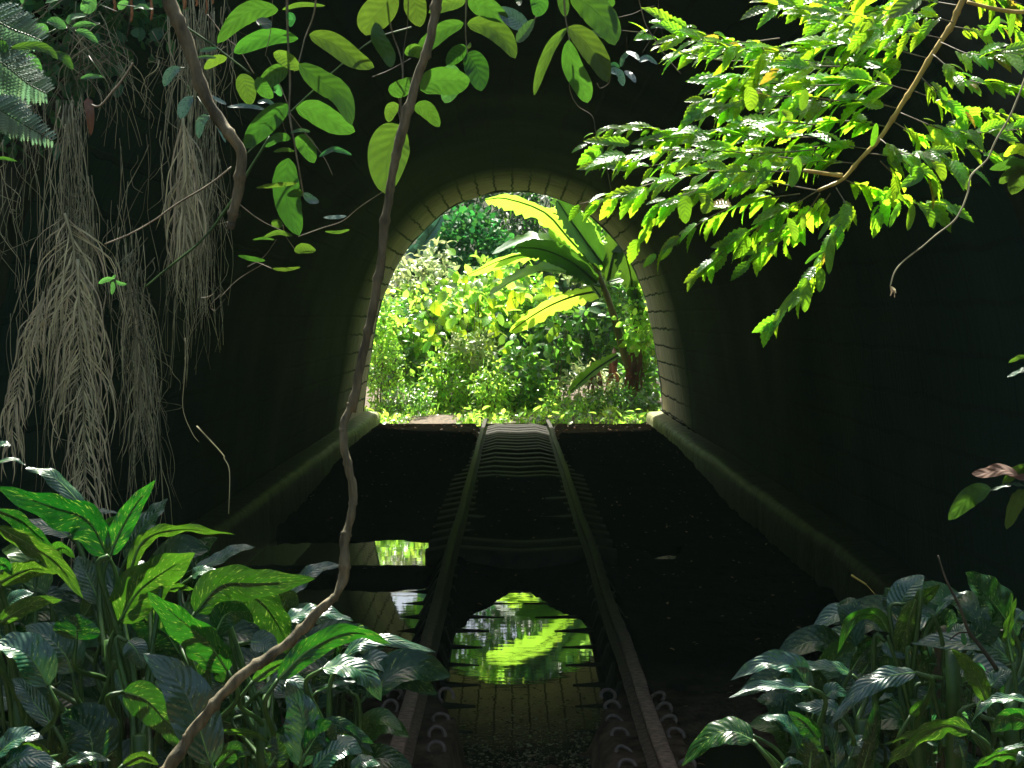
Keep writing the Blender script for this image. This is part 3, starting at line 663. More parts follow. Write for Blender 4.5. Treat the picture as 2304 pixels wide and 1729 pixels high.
mb = MB(); st = [at(*zD(x, y), YB) for x, y in ((1570, 610), (1640, 790), (1700, 980), (1760, 1180), (1850, 1390))]; st.append(st[-1] + V((.03, 0, -.25)))
tube(mb, st, .045, .11, 9, 24, .3); mb.build('trunk', M['bananastem'], bt)
mb = MB(); st = [at(*zD(x, y), YB + .2) for x, y in ((1790, 900), (1800, 1000), (1790, 1200), (1780, 1400))]; tube(mb, st + [st[-1] + V((0, 0, -.2))], .03, .07, 8, 16, .3); mb.build('trunk', M['bananastem'], bt)
for i in range(22):
    x0 = random.choice([1560, 1660, 1760, 1790, 1820]) + random.uniform(-25, 25); y0 = random.uniform(1040, 1180) + (60 if x0 < 1620 else 0)
    x1 = x0 + random.uniform(-50, 30); y1 = y0 + random.uniform(120, 230)
    P = [at(*zD(x0, y0), YB - .15), at(*zD((x0 + x1) / 2 + 12, (y0 + y1) / 2), YB - .3), at(*zD(x1, min(y1, 1400)), YB - .35)]
    mb = MB(); blade(mb, P, random.uniform(.06, .13), (random.uniform(-.5, .5), -.9, .1), 'ribbon', .5, .04, 12, 2, tears=.4)
    mb.build('dead_leaf', M['drybrown'], bt)
b2 = thing('banana_plant', 'bluish banana leaves showing at the upper left rim of the mouth', 'banana plant', (at(418, 300, 31).x, 31, -.2))
for pts, wd in (([(560, 560), (620, 480), (680, 400), (720, 330)], 70), ([(610, 580), (640, 520), (650, 440), (640, 380)], 90), ([(640, 600), (590, 560), (540, 520), (500, 500)], 60)):
    banana_leaf(b2, pts, wd, (.1, -.85, .4), 31, 'far_blue')
mb = MB(); s0 = at(*zD(620, 600), 31); tube(mb, [s0, V((s0.x, 31.05, 1)), V((s0.x, 31, -.2))], .05, .1, 8, 8); mb.build('trunk', M['bananastem'], b2)
fs_ = thing('fan_palm_seedling', 'small spiky palm seedling on the right just past the mouth', 'palm', (at(*zD(1650, 1440), 26.2).x, 26.2, -.2))
for k in range(11):
    a = R(10 + 160 * k / 10); p0 = at(*zD(1650, 1450), 26.2); mb = MB()
    e = p0 + V((math.cos(a) * .26, -.08, math.sin(a) * .26)); blade(mb, [p0, (p0 + e) / 2 + V((0, 0, .02)), e], .035, (0, -.9, .4), 'lance', .3, 0, 6, 1); mb.build('leaf', M['far_a'], fs_)

# trees overhead on the hill above the near portal; they shade the left and the lower leaves
def canopy(label, c, r, n, size, seed, m='far_b'):
    t = thing('hill_tree', label, 'tree', (c[0], YN + 2, 6)); mb = MB(); bush(mb, c, r, n, size, T_OVAL, .9, .3, 7, seed, .1); mb.build('crown', M[m], t)
    mb = MB(); tube(mb, [V((c[0], YN + 2.6, 5.2)), V((c[0] - .2, YN + 1.6, 6.4)), V(c)], .09, .04, 8, 14, .2); mb.build('trunk', M['darkbark'], t)

# ------------------------------------------------------------------ dumb canes in front of the portal
LEFT = [  # midrib base..tip in the left inset, width, tone, depth
 ([(520, 640), (420, 470), (240, 400), (-20, 310)], 200, 'g', 3.7), ([(430, 445), (300, 300), (210, 235), (120, 220)], 75, 'B', 3.9),
 ([(523, 640), (575, 520), (650, 390), (745, 275)], 95, 'G', 3.65), ([(600, 660), (660, 540), (735, 440), (805, 365)], 170, 'B', 3.85),
 ([(610, 740), (690, 565), (870, 512), (1127, 538)], 62, 'G', 3.7), ([(930, 705), (1040, 660), (1130, 610), (1222, 597)], 78, 'B', 3.95),
 ([(565, 960), (660, 810), (790, 710), (935, 625)], 215, 'G', 3.6), ([(935, 910), (1060, 780), (1250, 770), (1510, 748)], 185, 'g', 3.5),
 ([(1130, 800), (1240, 850), (1330, 970), (1385, 1115)], 190, 'd', 3.65), ([(1090, 1190), (1000, 1060), (860, 940), (705, 810)], 230, 'G', 3.4),
 ([(860, 1110), (800, 1020), (700, 950), (600, 870)], 190, 'd', 3.7), ([(330, 545), (230, 500), (130, 490), (30, 512)], 85, 'B', 3.9),
 ([(-10, 500), (150, 590), (280, 680), (400, 845)], 110, 'G', 3.5), ([(-10, 420), (100, 470), (180, 540), (260, 600)], 85, 'g', 3.6),
 ([(-10, 770), (100, 715), (180, 700), (270, 725)], 105, 'G', 3.55), ([(-10, 965), (90, 900), (190, 860), (298, 850)], 80, 'G', 3.45),
 ([(365, 1040), (368, 980), (372, 915)], 215, 'd', 3.55), ([(345, 1200), (310, 1110), (230, 1030), (120, 975)], 190, 'B', 3.6),
 ([(230, 1260), (150, 1130), (60, 1080), (-40, 1070)], 190, 'B', 3.4), ([(480, 870), (440, 780), (400, 700), (370, 640)], 120, 'B', 3.75),
 ([(1010, 1640), (930, 1400), (850, 1240), (685, 1105)], 215, 'b', 3.3), ([(1035, 1000), (1080, 920), (1160, 905), (1215, 960)], 120, 'G', 3.45),
 ([(1345, 965), (1440, 920), (1560, 910), (1692, 952)], 100, 'B', 3.7), ([(1335, 880), (1430, 770), (1520, 700), (1640, 682)], 75, 'b', 3.8),
 ([(1330, 1230), (1480, 1090), (1680, 1005), (1868, 1060)], 105, 'G', 3.35), ([(1640, 1140), (1730, 1055), (1880, 1045), (2088, 1102)], 75, 'b', 3.5),
 ([(1545, 1180), (1660, 1165), (1760, 1220), (1825, 1335)], 125, 'B', 3.45), ([(1520, 1290), (1600, 1255), (1740, 1235)], 26, 'b', 3.6),
 ([(1435, 1650), (1450, 1500), (1440, 1380), (1370, 1240)], 175, 'b', 3.35), ([(1240, 1290), (1340, 1235), (1420, 1240), (1500, 1300)], 95, 'B', 3.5),
 ([(1460, 1590), (1520, 1500), (1570, 1480), (1600, 1560)], 120, 'd', 3.3), ([(1500, 1660), (1580, 1580), (1660, 1550), (1735, 1580)], 150, 'B', 3.25),
 ([(1680, 1680), (1740, 1620), (1820, 1640)], 85, 'B', 3.2), ([(1535, 1440), (1620, 1450), (1700, 1490), (1790, 1538)], 72, 'd', 3.4),
 ([(590, 1290), (700, 1330), (790, 1430), (850, 1560)], 170, 'd', 3.4), ([(930, 1310), (980, 1220), (1030, 1190), (1070, 1245)], 130, 'd', 3.55),
 ([(450, 1640), (430, 1500), (380, 1440), (290, 1400)], 260, 'd', 3.5), ([(-20, 1600), (60, 1530), (130, 1505), (210, 1515)], 120, 'B', 3.3),
 ([(230, 1620), (170, 1570), (110, 1540)], 110, 'G', 3.35), ([(260, 1460), (170, 1350), (110, 1270), (60, 1225)], 95, 'b', 3.4),
 ([(-40, 690), (20, 680), (60, 735)], 60, 'G', 3.6), ([(-30, 130), (10, 105), (52, 112)], 45, 'B', 3.8), ([(-30, 200), (60, 175), (126, 207)], 26, 'B', 3.8),
 ([(800, 800), (860, 790), (930, 800)], 45, 'G', 3.75), ([(400, 930), (450, 860), (520, 880), (540, 960)], 90, 'G', 3.8), ([(1340, 910), (1380, 840), (1430, 880)], 80, 'G', 3.75),
 ([(920, 740), (960, 715), (1050, 715)], 70, 'B', 3.7), ([(240, 630), (300, 600), (360, 650)], 75, 'G', 3.8), ([(500, 490), (530, 470), (555, 450)], 34, 'G', 3.85), ([(420, 430), (480, 425), (570, 435)], 30, 'B', 3.95),
 ([(610, 1050), (650, 1090), (690, 1180)], 110, 'B', 3.6), ([(920, 1050), (960, 1080), (950, 1140)], 70, 'B', 3.7), ([(740, 1240), (790, 1290), (800, 1360)], 60, 'B', 3.75),
 ([(1200, 1050), (1270, 1060), (1330, 1100)], 110, 'b', 3.65), ([(1210, 1240), (1290, 1180), (1390, 1130)], 50, 'G', 3.4), ([(1110, 1370), (1200, 1330), (1260, 1370)], 60, 'B', 3.6),
 ([(1060, 1480), (1200, 1490), (1290, 1530)], 40, 'G', 3.5), ([(1190, 1400), (1260, 1420), (1330, 1480)], 70, 'b', 3.55), ([(590, 1640), (680, 1600), (760, 1640)], 60, 'G', 3.25),
 ([(310, 1640), (420, 1600), (530, 1620)], 50, 'b', 3.3), ([(560, 1180), (590, 1300), (620, 1420)], 50, 'B', 3.6), ([(30, 1640), (120, 1600), (300, 1650)], 110, 'b', 3.2),
 ([(1290, 1650), (1330, 1560), (1300, 1480)], 110, 'd', 3.4), ([(1040, 1650), (1120, 1570), (1200, 1590)], 90, 'd', 3.4), ([(20, 900), (80, 840), (160, 820)], 90, 'b', 3.65),
 ([(480, 1060), (500, 1010), (490, 985)], 50, 'G', 3.7), ([(1130, 1450), (1000, 1400), (930, 1330)], 100, 'g', 3.6), ([(700, 700), (660, 710), (640, 760)], 90, 'b', 3.75)]
RIGHT = [
 ([(1205, 880), (1212, 790), (1260, 720), (1320, 672)], 150, 'B', 3.5), ([(1190, 860), (1150, 790), (1120, 735)], 110, 'B', 3.55), ([(1275, 790), (1240, 900), (1205, 1020), (1198, 1168)], 105, 'G', 3.4),
 ([(1250, 850), (1320, 780), (1405, 718)], 85, 'G', 3.45), ([(1140, 965), (1075, 875), (950, 895), (875, 1070)], 74, 'G', 3.45), ([(1225, 818), (1310, 835), (1385, 875)], 62, 'B', 3.4),
 ([(945, 1160), (1010, 1060), (1110, 972)], 74, 'g', 3.5), ([(1000, 1175), (1050, 1100), (1110, 1035)], 92, 'd', 3.55), ([(1760, 930), (1690, 830), (1610, 740), (1530, 655)], 230, 'V', 3.3),
 ([(1775, 1120), (1748, 960), (1790, 780)], 62, 'G', 3.25), ([(1380, 870), (1450, 790), (1550, 750)], 34, 'b', 3.5), ([(1765, 1110), (1640, 1020), (1430, 1010), (1250, 1020)], 140, 'B', 3.35),
 ([(1640, 1315), (1570, 1160), (1460, 1045)], 95, 'G', 3.3), ([(738, 1280), (650, 1140), (500, 1120), (325, 1210)], 115, 'b', 3.5), ([(730, 1245), (620, 1240), (470, 1240), (315, 1300)], 66, 'B', 3.42),
 ([(950, 1180), (860, 1140), (740, 1135), (640, 1128)], 70, 'B', 3.5), ([(1275, 1168), (1130, 1190), (990, 1260), (840, 1435)], 105, 'b', 3.3), ([(885, 1385), (840, 1350), (750, 1345), (655, 1335)], 85, 'b', 3.4),
 ([(775, 1510), (740, 1460), (690, 1410), (620, 1368)], 100, 'g', 3.35), ([(865, 1650), (860, 1560), (830, 1480), (795, 1430)], 95, 'b', 3.3), ([(680, 1560), (640, 1460), (570, 1405), (480, 1402)], 80, 'B', 3.45),
 ([(440, 1515), (330, 1470), (210, 1510), (75, 1650)], 165, 'm', 3.3), ([(1000, 1680), (1050, 1500), (1078, 1310)], 95, 'g', 3.35), ([(1560, 1480), (1460, 1420), (1300, 1470), (1105, 1540)], 55, 'G', 3.2),
 ([(1560, 1470), (1420, 1440), (1240, 1540), (1110, 1670)], 105, 'G', 3.15), ([(1850, 1310), (1740, 1300), (1640, 1330), (1560, 1425)], 58, 'B', 3.1), ([(1860, 1420), (1760, 1400), (1660, 1470)], 130, 'G', 3.1),
 ([(1850, 1535), (1770, 1550), (1690, 1575)], 26, 'B', 3.0), ([(1850, 1590), (1700, 1590), (1555, 1670)], 90, 'G', 3.05), ([(1190, 1345), (1140, 1290), (1085, 1312)], 40, 'B', 3.4), ([(1250, 1390), (1300, 1340), (1360, 1310)], 70, 'G', 3.35),
 ([(1480, 1010), (1500, 950), (1550, 920)], 95, 'B', 3.45), ([(1560, 1010), (1640, 950), (1710, 890)], 130, 'd', 3.4), ([(1830, 860), (1790, 900), (1800, 980)], 90, 'b', 3.35), ([(1120, 1010), (1160, 1060), (1270, 1090)], 80, 'B', 3.5),
 ([(1270, 1070), (1300, 1130), (1310, 1230)], 70, 'g', 3.4), ([(1580, 1330), (1650, 1340), (1700, 1420)], 120, 'B', 3.3), ([(1660, 1240), (1720, 1180), (1790, 1170)], 90, 'b', 3.3), ([(820, 1290), (860, 1260), (930, 1290)], 90, 'b', 3.45),
 ([(730, 1660), (745, 1560), (760, 1500)], 110, 'g', 3.25), ([(940, 1600), (970, 1530), (1020, 1490)], 70, 'b', 3.4), ([(1520, 1600), (1500, 1540), (1470, 1500)], 70, 'b', 3.25), ([(1831, 1200), (1760, 1260), (1700, 1250)], 80, 'd', 3.3),
 ([(1850, 1640), (1820, 1590), (1790, 1650)], 40, 'B', 3.0), ([(1420, 1200), (1480, 1250), (1530, 1330)], 60, 'b', 3.4), ([(1350, 1220), (1410, 1240), (1450, 1320)], 60, 'd', 3.45), ([(600, 1650), (640, 1620), (700, 1640)], 40, 'B', 3.3)]
TONE = {'m': ('dief', (0, -.6, .8)), 'g': ('dief', (0, -.85, -.25)), 'G': ('dief_light', (0, -.8, -.4)), 'd': ('dief', (0, -.9, .15)), 'b': ('dief_blue', (0, -.7, .6)), 'B': ('dief_blue', (0, -.55, .85)), 'V': ('dief', (0, -.7, .6))}
def dumb_cane(conv, leaves, roots, labels, grp, dim):
    """roots: pixel columns of the plants; each leaf joins the plant its stalk is nearest to"""
    plants = []
    for (rx, ry, Y), lb in zip(roots, labels):
        c = at(rx, 800, Y); t = thing('dumb_cane', lb, 'dumb cane', (c.x, Y, -.3), grp); plants.append((t, rx, ry, Y))
        mb = MB(); tube(mb, [V((c.x, Y, -.32)), V((c.x + .02, Y, .2)), V((c.x, Y, at(rx, ry, Y).z))], .024, .015, 8, 14, .2, 3); mb.build('stalk', M['greenstem'], t)
    for pts, wpx, tone, Y in leaves:
        P2 = [conv(*p) for p in pts]; b = P2[0]
        pl = min(plants, key=lambda q: abs(q[1] - b[0]) + (60 if b[1] > q[2] + 70 else 0)); Y = Y + random.uniform(-.06, .06)
        mt, nr = TONE[tone]
        L2 = sum(math.dist(P2[i], P2[i + 1]) for i in range(len(P2) - 1))
        tilt = random.uniform(-.15, .25) * L2 / F * Y
        P = [at(p[0], p[1], Y + tilt * i / (len(P2) - 1)) for i, p in enumerate(P2)]
        wd = wpx * conv_scale[conv] / F * Y * 1.16
        nrm = V(nr) + V((random.uniform(-.35, .35), 0, random.uniform(-.15, .15)))
        mb = MB(); blade(mb, P, wd, nrm, 'oblong', random.uniform(.12, .42), random.uniform(.014, .05), 22, 4, curl=random.uniform(0, .35))
        o = mb.build('leaf', M[mt], pl[0])
        # petiole down to the stalk
        base = P[0]; root = at(pl[1] + random.uniform(-8, 8), max(pl[2], b[1] + 25) + random.uniform(10, 60), pl[3])
        d = (P[0] - P[1]).normalized() * .04
        mb = MB(); tube(mb, [base, base + d + V((0, 0, -.03)), base.lerp(root, .55) + V((0, .01, -.03)), root], .0045, .0085, 6, 14); mb.build('petiole', M['greenstem'], pl[0])
        mb = MB(); c = spline(P, 14); q = V(nrm).normalized()
        tube(mb, [p - q * .0022 for p in c[:12]], .0038, .0012, 5, 16); mb.build('midrib', M['midrib'], o)
    return plants
conv_scale = {zL: .20895, zR: .19516, zA: .16074, zB: .16074, zC: .20173}
LP = [(20, 700, 3.6), (112, 640, 3.7), (140, 735, 3.45), (205, 700, 3.45), (262, 720, 3.5), (318, 730, 3.4)]
LPL = ['spotted dumb cane cut off by the left edge of the photo below the fronds', 'tallest dumb cane of the left clump, with an upright leaf beside the palm fronds', 'low dumb cane at the bottom left corner with a dark cupped leaf',
       'spotted dumb cane with big drooping bright leaves left of the leaning stem', 'dumb cane crossed by the leaning woody stem', 'rightmost dumb cane of the left clump, its leaves reaching over the left rail']
pl = dumb_cane(zL, LEFT, LP, LPL, 'dumb canes beside the track', .2)
RP = [(815, 730, 3.4), (862, 720, 3.45), (915, 700, 3.4), (950, 650, 3.35), (1010, 700, 3.2)]
RPL = ['low dumb cane nearest the right rail with one rounded mottled leaf', 'dumb cane of the right clump with grey green leaves arching left', 'upright dumb cane in the middle of the right clump',
       'dumb cane beside the mossy stump with a long hanging bright leaf', 'dumb cane at the bottom right corner with a broad striped mottled leaf']
pr_ = dumb_cane(zR, RIGHT, RP, RPL, 'dumb canes beside the track', .2)
# long leaf stalks that stand out
for conv, lst, par in ((zL, [([(520, 640), (470, 690), (540, 930), (600, 1120), (640, 1280)], .012), ([(372, 1030), (385, 1200), (390, 1350)], .008), ([(1095, 960), (1120, 1150), (1165, 1350), (1180, 1680)], .008),
        ([(1075, 1200), (1110, 1350), (1150, 1680)], .007), ([(580, 1000), (530, 1200), (465, 1390)], .008), ([(240, 1270), (400, 1370), (470, 1470), (560, 1600)], .011), ([(230, 1290), (340, 1420), (450, 1600)], .011)], pl[3][0]),
        (zR, [([(1360, 870), (1410, 1000), (1420, 1200), (1400, 1600)], .008), ([(1130, 980), (1170, 1100), (1230, 1300), (1300, 1660)], .007), ([(440, 1490), (560, 1560), (640, 1670)], .007), ([(430, 1515), (520, 1590), (600, 1670)], .008), ([(1560, 1480), (1650, 1570), (1760, 1660)], .008)], pr_[3][0])):
    for pts, r in lst:
        mb = MB(); tube(mb, [at(*conv(*p), 3.62 if conv is zL else 3.4) for p in pts], r * .55, r * .8, 7, 20); mb.build('petiole', M['greenstem'], par)
# extra understorey leaves behind the traced ones, belonging to the same plants
for plants, x0, x1, y0, n, conv in ((pl, 0, 375, 590, 110, zL), (pr_, 790, 1030, 610, 70, zR)):
    for i in range(n):
        x = random.uniform(x0, x1); edge = (x - 240) / 135 if conv is zL and x > 240 else ((870 - x) / 80 if conv is zR and x < 870 else 0)
        ylo = y0 + max(0, edge) * 90; yy = random.uniform(ylo, 800); Y = random.uniform(3.75, 4.15)
        p = at(x, yy, Y); a = random.uniform(-.5, 3.6); L = random.uniform(.14, .26)
        d = V((math.cos(a), random.uniform(-.4, .4), abs(math.sin(a)) * .5 + .05)).normalized()
        q = min(plants, key=lambda k: abs(k[1] - x)); mt = random.choice(['dief', 'dief', 'dief', 'dief_light', 'dief_light', 'dief_blue'])
        if len([c for c in q[0].children if c.name.startswith('leaf')]) > 95: continue
        mb = MB(); blade(mb, [p, p + d * L * .5 + V((0, 0, .02)), p + d * L - V((0, 0, L * .25))], L * .42, (random.uniform(-.4, .4), -.5, random.uniform(.2, .9)), 'oblong', .25, .02, 12, 2)
        mb.build('leaf', M[mt], q[0])
        mb = MB(); tube(mb, [p, p - d * .03 + V((0, 0, -.06)), V((p.x * .9 + q[0].location.x * .1, Y, p.z - .5))], .004, .006, 5, 8); mb.build('petiole', M['greenstem'], q[0])

# stump and twigs in the right clump
t = thing('mossy_stump', 'short mossy brown trunk standing among the right dumb canes', 'stump', (at(948, 800, 3.45).x, 3.45, -.3))
mb = MB(); tube(mb, [V((at(948, 800, 3.45).x, 3.45, -.32)), at(951, 768, 3.45), at(948, 700, 3.45), at(944, 640, 3.45), at(946, 632, 3.45)], .034, .016, 9, 40, .5); mb.build('trunk', M['liana'], t)
mb = MB(); bush(mb, at(948, 700, 3.44), (.03, .03, .17), 160, .03, T_LANCE, seed=70); mb.build('moss', M['small'], t)
mb = MB(); tube(mb, [at(*zR(*p), 3.3) for p in ((1390, 570), (1430, 690), (1500, 830), (1550, 960), (1620, 1050), (1690, 1150))], .0018, .0055, 6, 24, .3)
tube(mb, [at(*zR(*p), 3.3) for p in ((1450, 1000), (1500, 965), (1555, 965))], .0015, .0025, 5, 8)
tag(mb.build('dark_twig', M['darkbark']), 'bare dark twig sticking up above the right dumb canes', 'twig')
mb = MB(); tube(mb, [at(*zR(945, 670), 4.2), at(*zR(985, 695), 4.2), at(*zR(1022, 718), 4.2)], .0032, .0026, 6, 8)
tube(mb, [at(*zR(1022, 718), 4.2), at(*zR(1180, 900), 4.0), at(*zR(1260, 1100), 3.7)], .0008, .001, 4, 8)
tag(mb.build('dry_stick', M['yellowstem']), 'small pale yellow dry stick against the dark wall', 'stick')

# ------------------------------------------------------------------ the woody climber crossing the view
t = thing('woody_climber', 'long knotted woody stem slanting from the top past the left jamb to the lower left', 'climber', (at(160, 790, 3.1).x, 3.1, -.3))
mb = MB(); pts = [(447, -30), (437.5, 0), (430, 40), (418, 75), (404, 125), (395, 160), (386, 215), (381, 262), (373, 310), (364, 350), (352, 412)]
tube(mb, [at(*p, 3.25) for p in pts], .0098, .0092, 9, 90, .45, 11); mb.build('upper_stem', M['liana'], t)
mb = MB(); pts = [(352, 404), (344, 425), (343, 440), (350, 470), (353, 500), (349, 525), (344, 543), (344.5, 570), (338, 592), (318, 612), (292, 640), (258, 664), (225, 692), (200, 722), (185, 744), (168, 768), (140, 810), (130, 870)]
tube(mb, [at(*p, 3.25 - .15 * i / len(pts)) for i, p in enumerate(pts)] + [V((at(120, 900, 3.1).x, 3.1, -.3))], .0078, .0128, 9, 170, .6, 13); mb.build('lower_stem', M['liana'], t)

# dark broken branch upper left
mb = MB(); pts = [(165, -20), (172, 8), (186, 40), (203, 90), (222, 125), (241, 152), (239, 185), (234, 210), (230, 228)]
tube(mb, [at(*p, 2.9) for p in pts], .014, .0085, 8, 50, .35, 9); 
tube(mb, [at(231, 222, 2.9), at(230, 229, 2.9)], .0095, .0095, 8, 3, .5)
tag(mb.build('broken_branch', M['liana']), 'dark broken branch hanging down from the top left with a blunt end', 'branch')

# ------------------------------------------------------------------ hanging leaves
HA = [([(1730, 60), (1600, 60), (1480, 120), (1350, 270)], 130, 'h'), ([(1855, 240), (1700, 220), (1550, 270), (1455, 330)], 110, 'h'), ([(1410, 355), (1340, 375), (1270, 430)], 66, 'h'),
 ([(1925, 215), (2060, 260), (2200, 360), (2330, 420)], 130, 'h'), ([(1860, 400), (1990, 500), (2120, 590), (2190, 780)], 150, 'h'), ([(1870, 430), (1780, 360), (1700, 330)], 100, 'h'),
 ([(1790, 420), (1700, 470), (1600, 570)], 110, 'h'), ([(1500, 460), (1530, 540), (1560, 655)], 120, 'h'), ([(1600, 480), (1640, 550), (1700, 610)], 90, 'h'),
 ([(1790, 650), (1700, 720), (1600, 820), (1520, 925)], 140, 'h'), ([(1840, 670), (1960, 690), (2080, 760), (2210, 820)], 160, 'h'), ([(1810, 860), (1730, 855), (1650, 915)], 60, 'h'),
 ([(1835, 860), (1900, 900), (1955, 1015)], 110, 'h'), ([(1795, 985), (1775, 1120), (1800, 1300), (1862, 1468)], 172, 'H'), ([(1850, 1140), (1720, 1150), (1590, 1168)], 32, 'h'),
 ([(1890, 1205), (1840, 1200), (1785, 1215)], 55, 'h'), ([(1890, 1200), (1930, 1240), (1985, 1255)], 60, 'b'), ([(1760, 1400), (1720, 1390), (1690, 1400)], 55, 'h'), ([(1820, 1468), (1730, 1445), (1635, 1478)], 32, 'h'),
 ([(1712, 1492), (1640, 1482), (1570, 1492)], 18, 'h'), ([(1830, 1560), (1890, 1540), (1965, 1560)], 72, 'h'), ([(1650, 1620), (1570, 1610), (1480, 1590)], 34, 'h'), ([(1695, 1672), (1780, 1675), (1870, 1662)], 28, 'h'),
 ([(2158, 1345), (2080, 1352), (2010, 1352)], 28, 'b'), ([(2175, 1428), (2100, 1445), (2020, 1440)], 22, 'h'), ([(1985, 975), (2080, 930), (2190, 965)], 36, 'g'), ([(1350, 300), (1290, 310), (1240, 320)], 34, 'g'),
 ([(1650, 680), (1530, 660), (1410, 665)], 34, 'b'), ([(1755, 60), (1870, 28), (2025, 36)], 30, 'h'), ([(1930, 820), (1870, 810), (1805, 825)], 24, 'g'), ([(1790, 80), (1810, 120), (1800, 165)], 60, 'g'), ([(1600, 120), (1650, 150), (1640, 180)], 80, 'g'),
 ([(1830, 940), (1770, 930), (1700, 945)], 28, 'h'), ([(1700, 540), (1730, 560), (1745, 600)], 60, 'g'), ([(1600, 640), (1660, 630), (1715, 660)], 34, 'b'), ([(1345, 360), (1280, 355), (1210, 365)], 26, 'g')]
HB = [([(520, -60), (450, 40), (370, 130), (338, 220)], 190, 'h'), ([(640, -60), (650, 40), (680, 168)], 140, 'h'), ([(960, 5), (860, 20), (730, 80)], 90, 'h'), ([(975, 5), (1080, 40), (1230, 130)], 130, 'h'),
 ([(948, 145), (830, 180), (720, 270), (645, 330)], 110, 'h'), ([(970, 148), (1100, 160), (1200, 240), (1272, 365)], 135, 'H'), ([(965, 290), (900, 340), (840, 400)], 100, 'h'), ([(970, 330), (1030, 420), (1060, 568)], 150, 'h'),
 ([(680, 560), (780, 500), (900, 500), (990, 500)], 180, 'h'), ([(870, 395), (872, 520), (832, 642)], 135, 'g'), ([(400, 140), (420, 240), (480, 340), (500, 420)], 105, 'h'), ([(480, 560), (560, 550), (645, 490)], 110, 'h'),
 ([(580, 330), (650, 310), (700, 365)], 90, 'h'), ([(640, 665), (720, 680), (800, 790)], 110, 'h'), ([(545, 650), (500, 680), (480, 760)], 80, 'h'), ([(560, 780), (500, 880), (470, 1020), (462, 1208)], 250, 'H'),
 ([(1350, 180), (1260, 120), (1160, 50)], 110, 'b'), ([(1280, 262), (1330, 205), (1390, 120)], 85, 'g'), ([(1590, 175), (1500, 280), (1430, 440), (1387, 595)], 66, 'H'), ([(1600, 168), (1700, 250), (1790, 380), (1845, 512)], 150, 'H'),
 ([(1600, 250), (1620, 400), (1690, 540), (1720, 640)], 130, 'H'), ([(1610, -30), (1730, 30), (1840, 150), (1890, 282)], 180, 'H'), ([(1380, -40), (1420, 20), (1400, 105)], 110, 'h'), ([(1550, -60), (1570, 20), (1582, 105)], 70, 'H'),
 ([(1985, 330), (1950, 360), (1925, 415)], 46, 'b'), ([(2040, 385), (2090, 365), (2155, 400)], 46, 'b'), ([(1850, 440), (1910, 460), (1945, 535)], 70, 'b'), ([(1950, 440), (1990, 470), (2020, 515)], 40, 'b'), ([(1960, 320), (2010, 340), (2040, 375)], 40, 'b'),
 ([(1860, 405), (1890, 400), (1920, 420)], 28, 'g'), ([(2110, 175), (2160, 165), (2200, 180)], 22, 'g'), ([(1740, 200), (1790, 210), (1840, 240)], 46, 'g'), ([(1260, -30), (1290, 0), (1298, 35)], 40, 'h'), ([(1840, -30), (1870, 10), (1868, 45)], 40, 'h'), ([(970, 300), (985, 285), (992, 265)], 24, 'h')]
HT = {'h': ('hang', (0, -.8, -.35)), 'H': ('hang', (0, -.85, -.25)), 'g': ('hang_dark', (0, -.8, .3)), 'b': ('hang_blue', (0, -.8, .35))}
def hang(conv, lst, owner, Y0):
    for pts, wpx, tone in lst:
        o = owner(pts[0]); Y = Y0 + random.uniform(-.12, .12); mt, nr = HT[tone]
        n = len(pts); tl = random.uniform(-.014, .018)
        P = [at(*conv(*p), Y + tl * i) for i, p in enumerate(pts)]
        wd = wpx * .16074 / F * Y * 1.04
        mb = MB(); blade(mb, P, wd, V(nr) + V((random.uniform(-.3, .3), 0, random.uniform(-.12, .12))), 'oval', random.uniform(.05, .3), random.uniform(.008, .02), 18, 3, tears=.0 if random.random() < .6 else .06, curl=random.uniform(-.1, .15))
        mb.build('leaf', M[mt], o)
def vine(name, label, strands, Y, mat='twig', cat='vine', group='leafy vines hanging from above'):
    top = at(*strands[0][0][0], Y); t = thing(name, label, cat, tuple(top), group)
    mb = MB()
    for pts, r in strands: tube(mb, [at(*p, Y + .02 * math.sin(i)) for i, p in enumerate(pts)], r, r * .6, 5, len(pts) * 6, .3)
    mb.build('stem', M[mat], t); return t
A_ = lambda l: [zA(*p) for p in l]; B_ = lambda l: [zB(*p) for p in l]
v1 = vine('hanging_vine', 'leafy vine hanging at upper left centre with one big pointed leaf low down', [(A_([(1785, -60), (1790, 200), (1805, 500), (1800, 700), (1830, 880), (1860, 1050), (1890, 1225)]), .003), (A_([(1970, -40), (1950, 100), (1900, 230), (1860, 380), (1830, 450)]), .0022),
    (A_([(1695, -40), (1690, 150), (1650, 350)]), .0012), (A_([(1800, 700), (1900, 830), (2010, 970), (2070, 1090)]), .0012), (A_([(1790, 660), (1760, 760), (1800, 870)]), .0012), (A_([(1790, 650), (1700, 430), (1660, 350)]), .0012)], 3.4)
v2 = vine('hanging_vine', 'leafy vine beside the slanting woody stem ending in a large heart pointed leaf', [(B_([(470, -60), (500, 180), (550, 330), (570, 450), (560, 600), (560, 780)]), .0022), (B_([(605, -40), (600, 150), (575, 330), (575, 480), (575, 600)]), .0014), (B_([(540, 590), (550, 640), (545, 700), (560, 780)]), .002)], 3.38)
v3 = vine('hanging_vine', 'leafy vine with opposite leaf pairs right of the woody stem', [(B_([(968, -60), (962, 100), (962, 230), (975, 335)]), .0022), (B_([(380, 480), (480, 440), (620, 365)]), .0016)], 3.45)
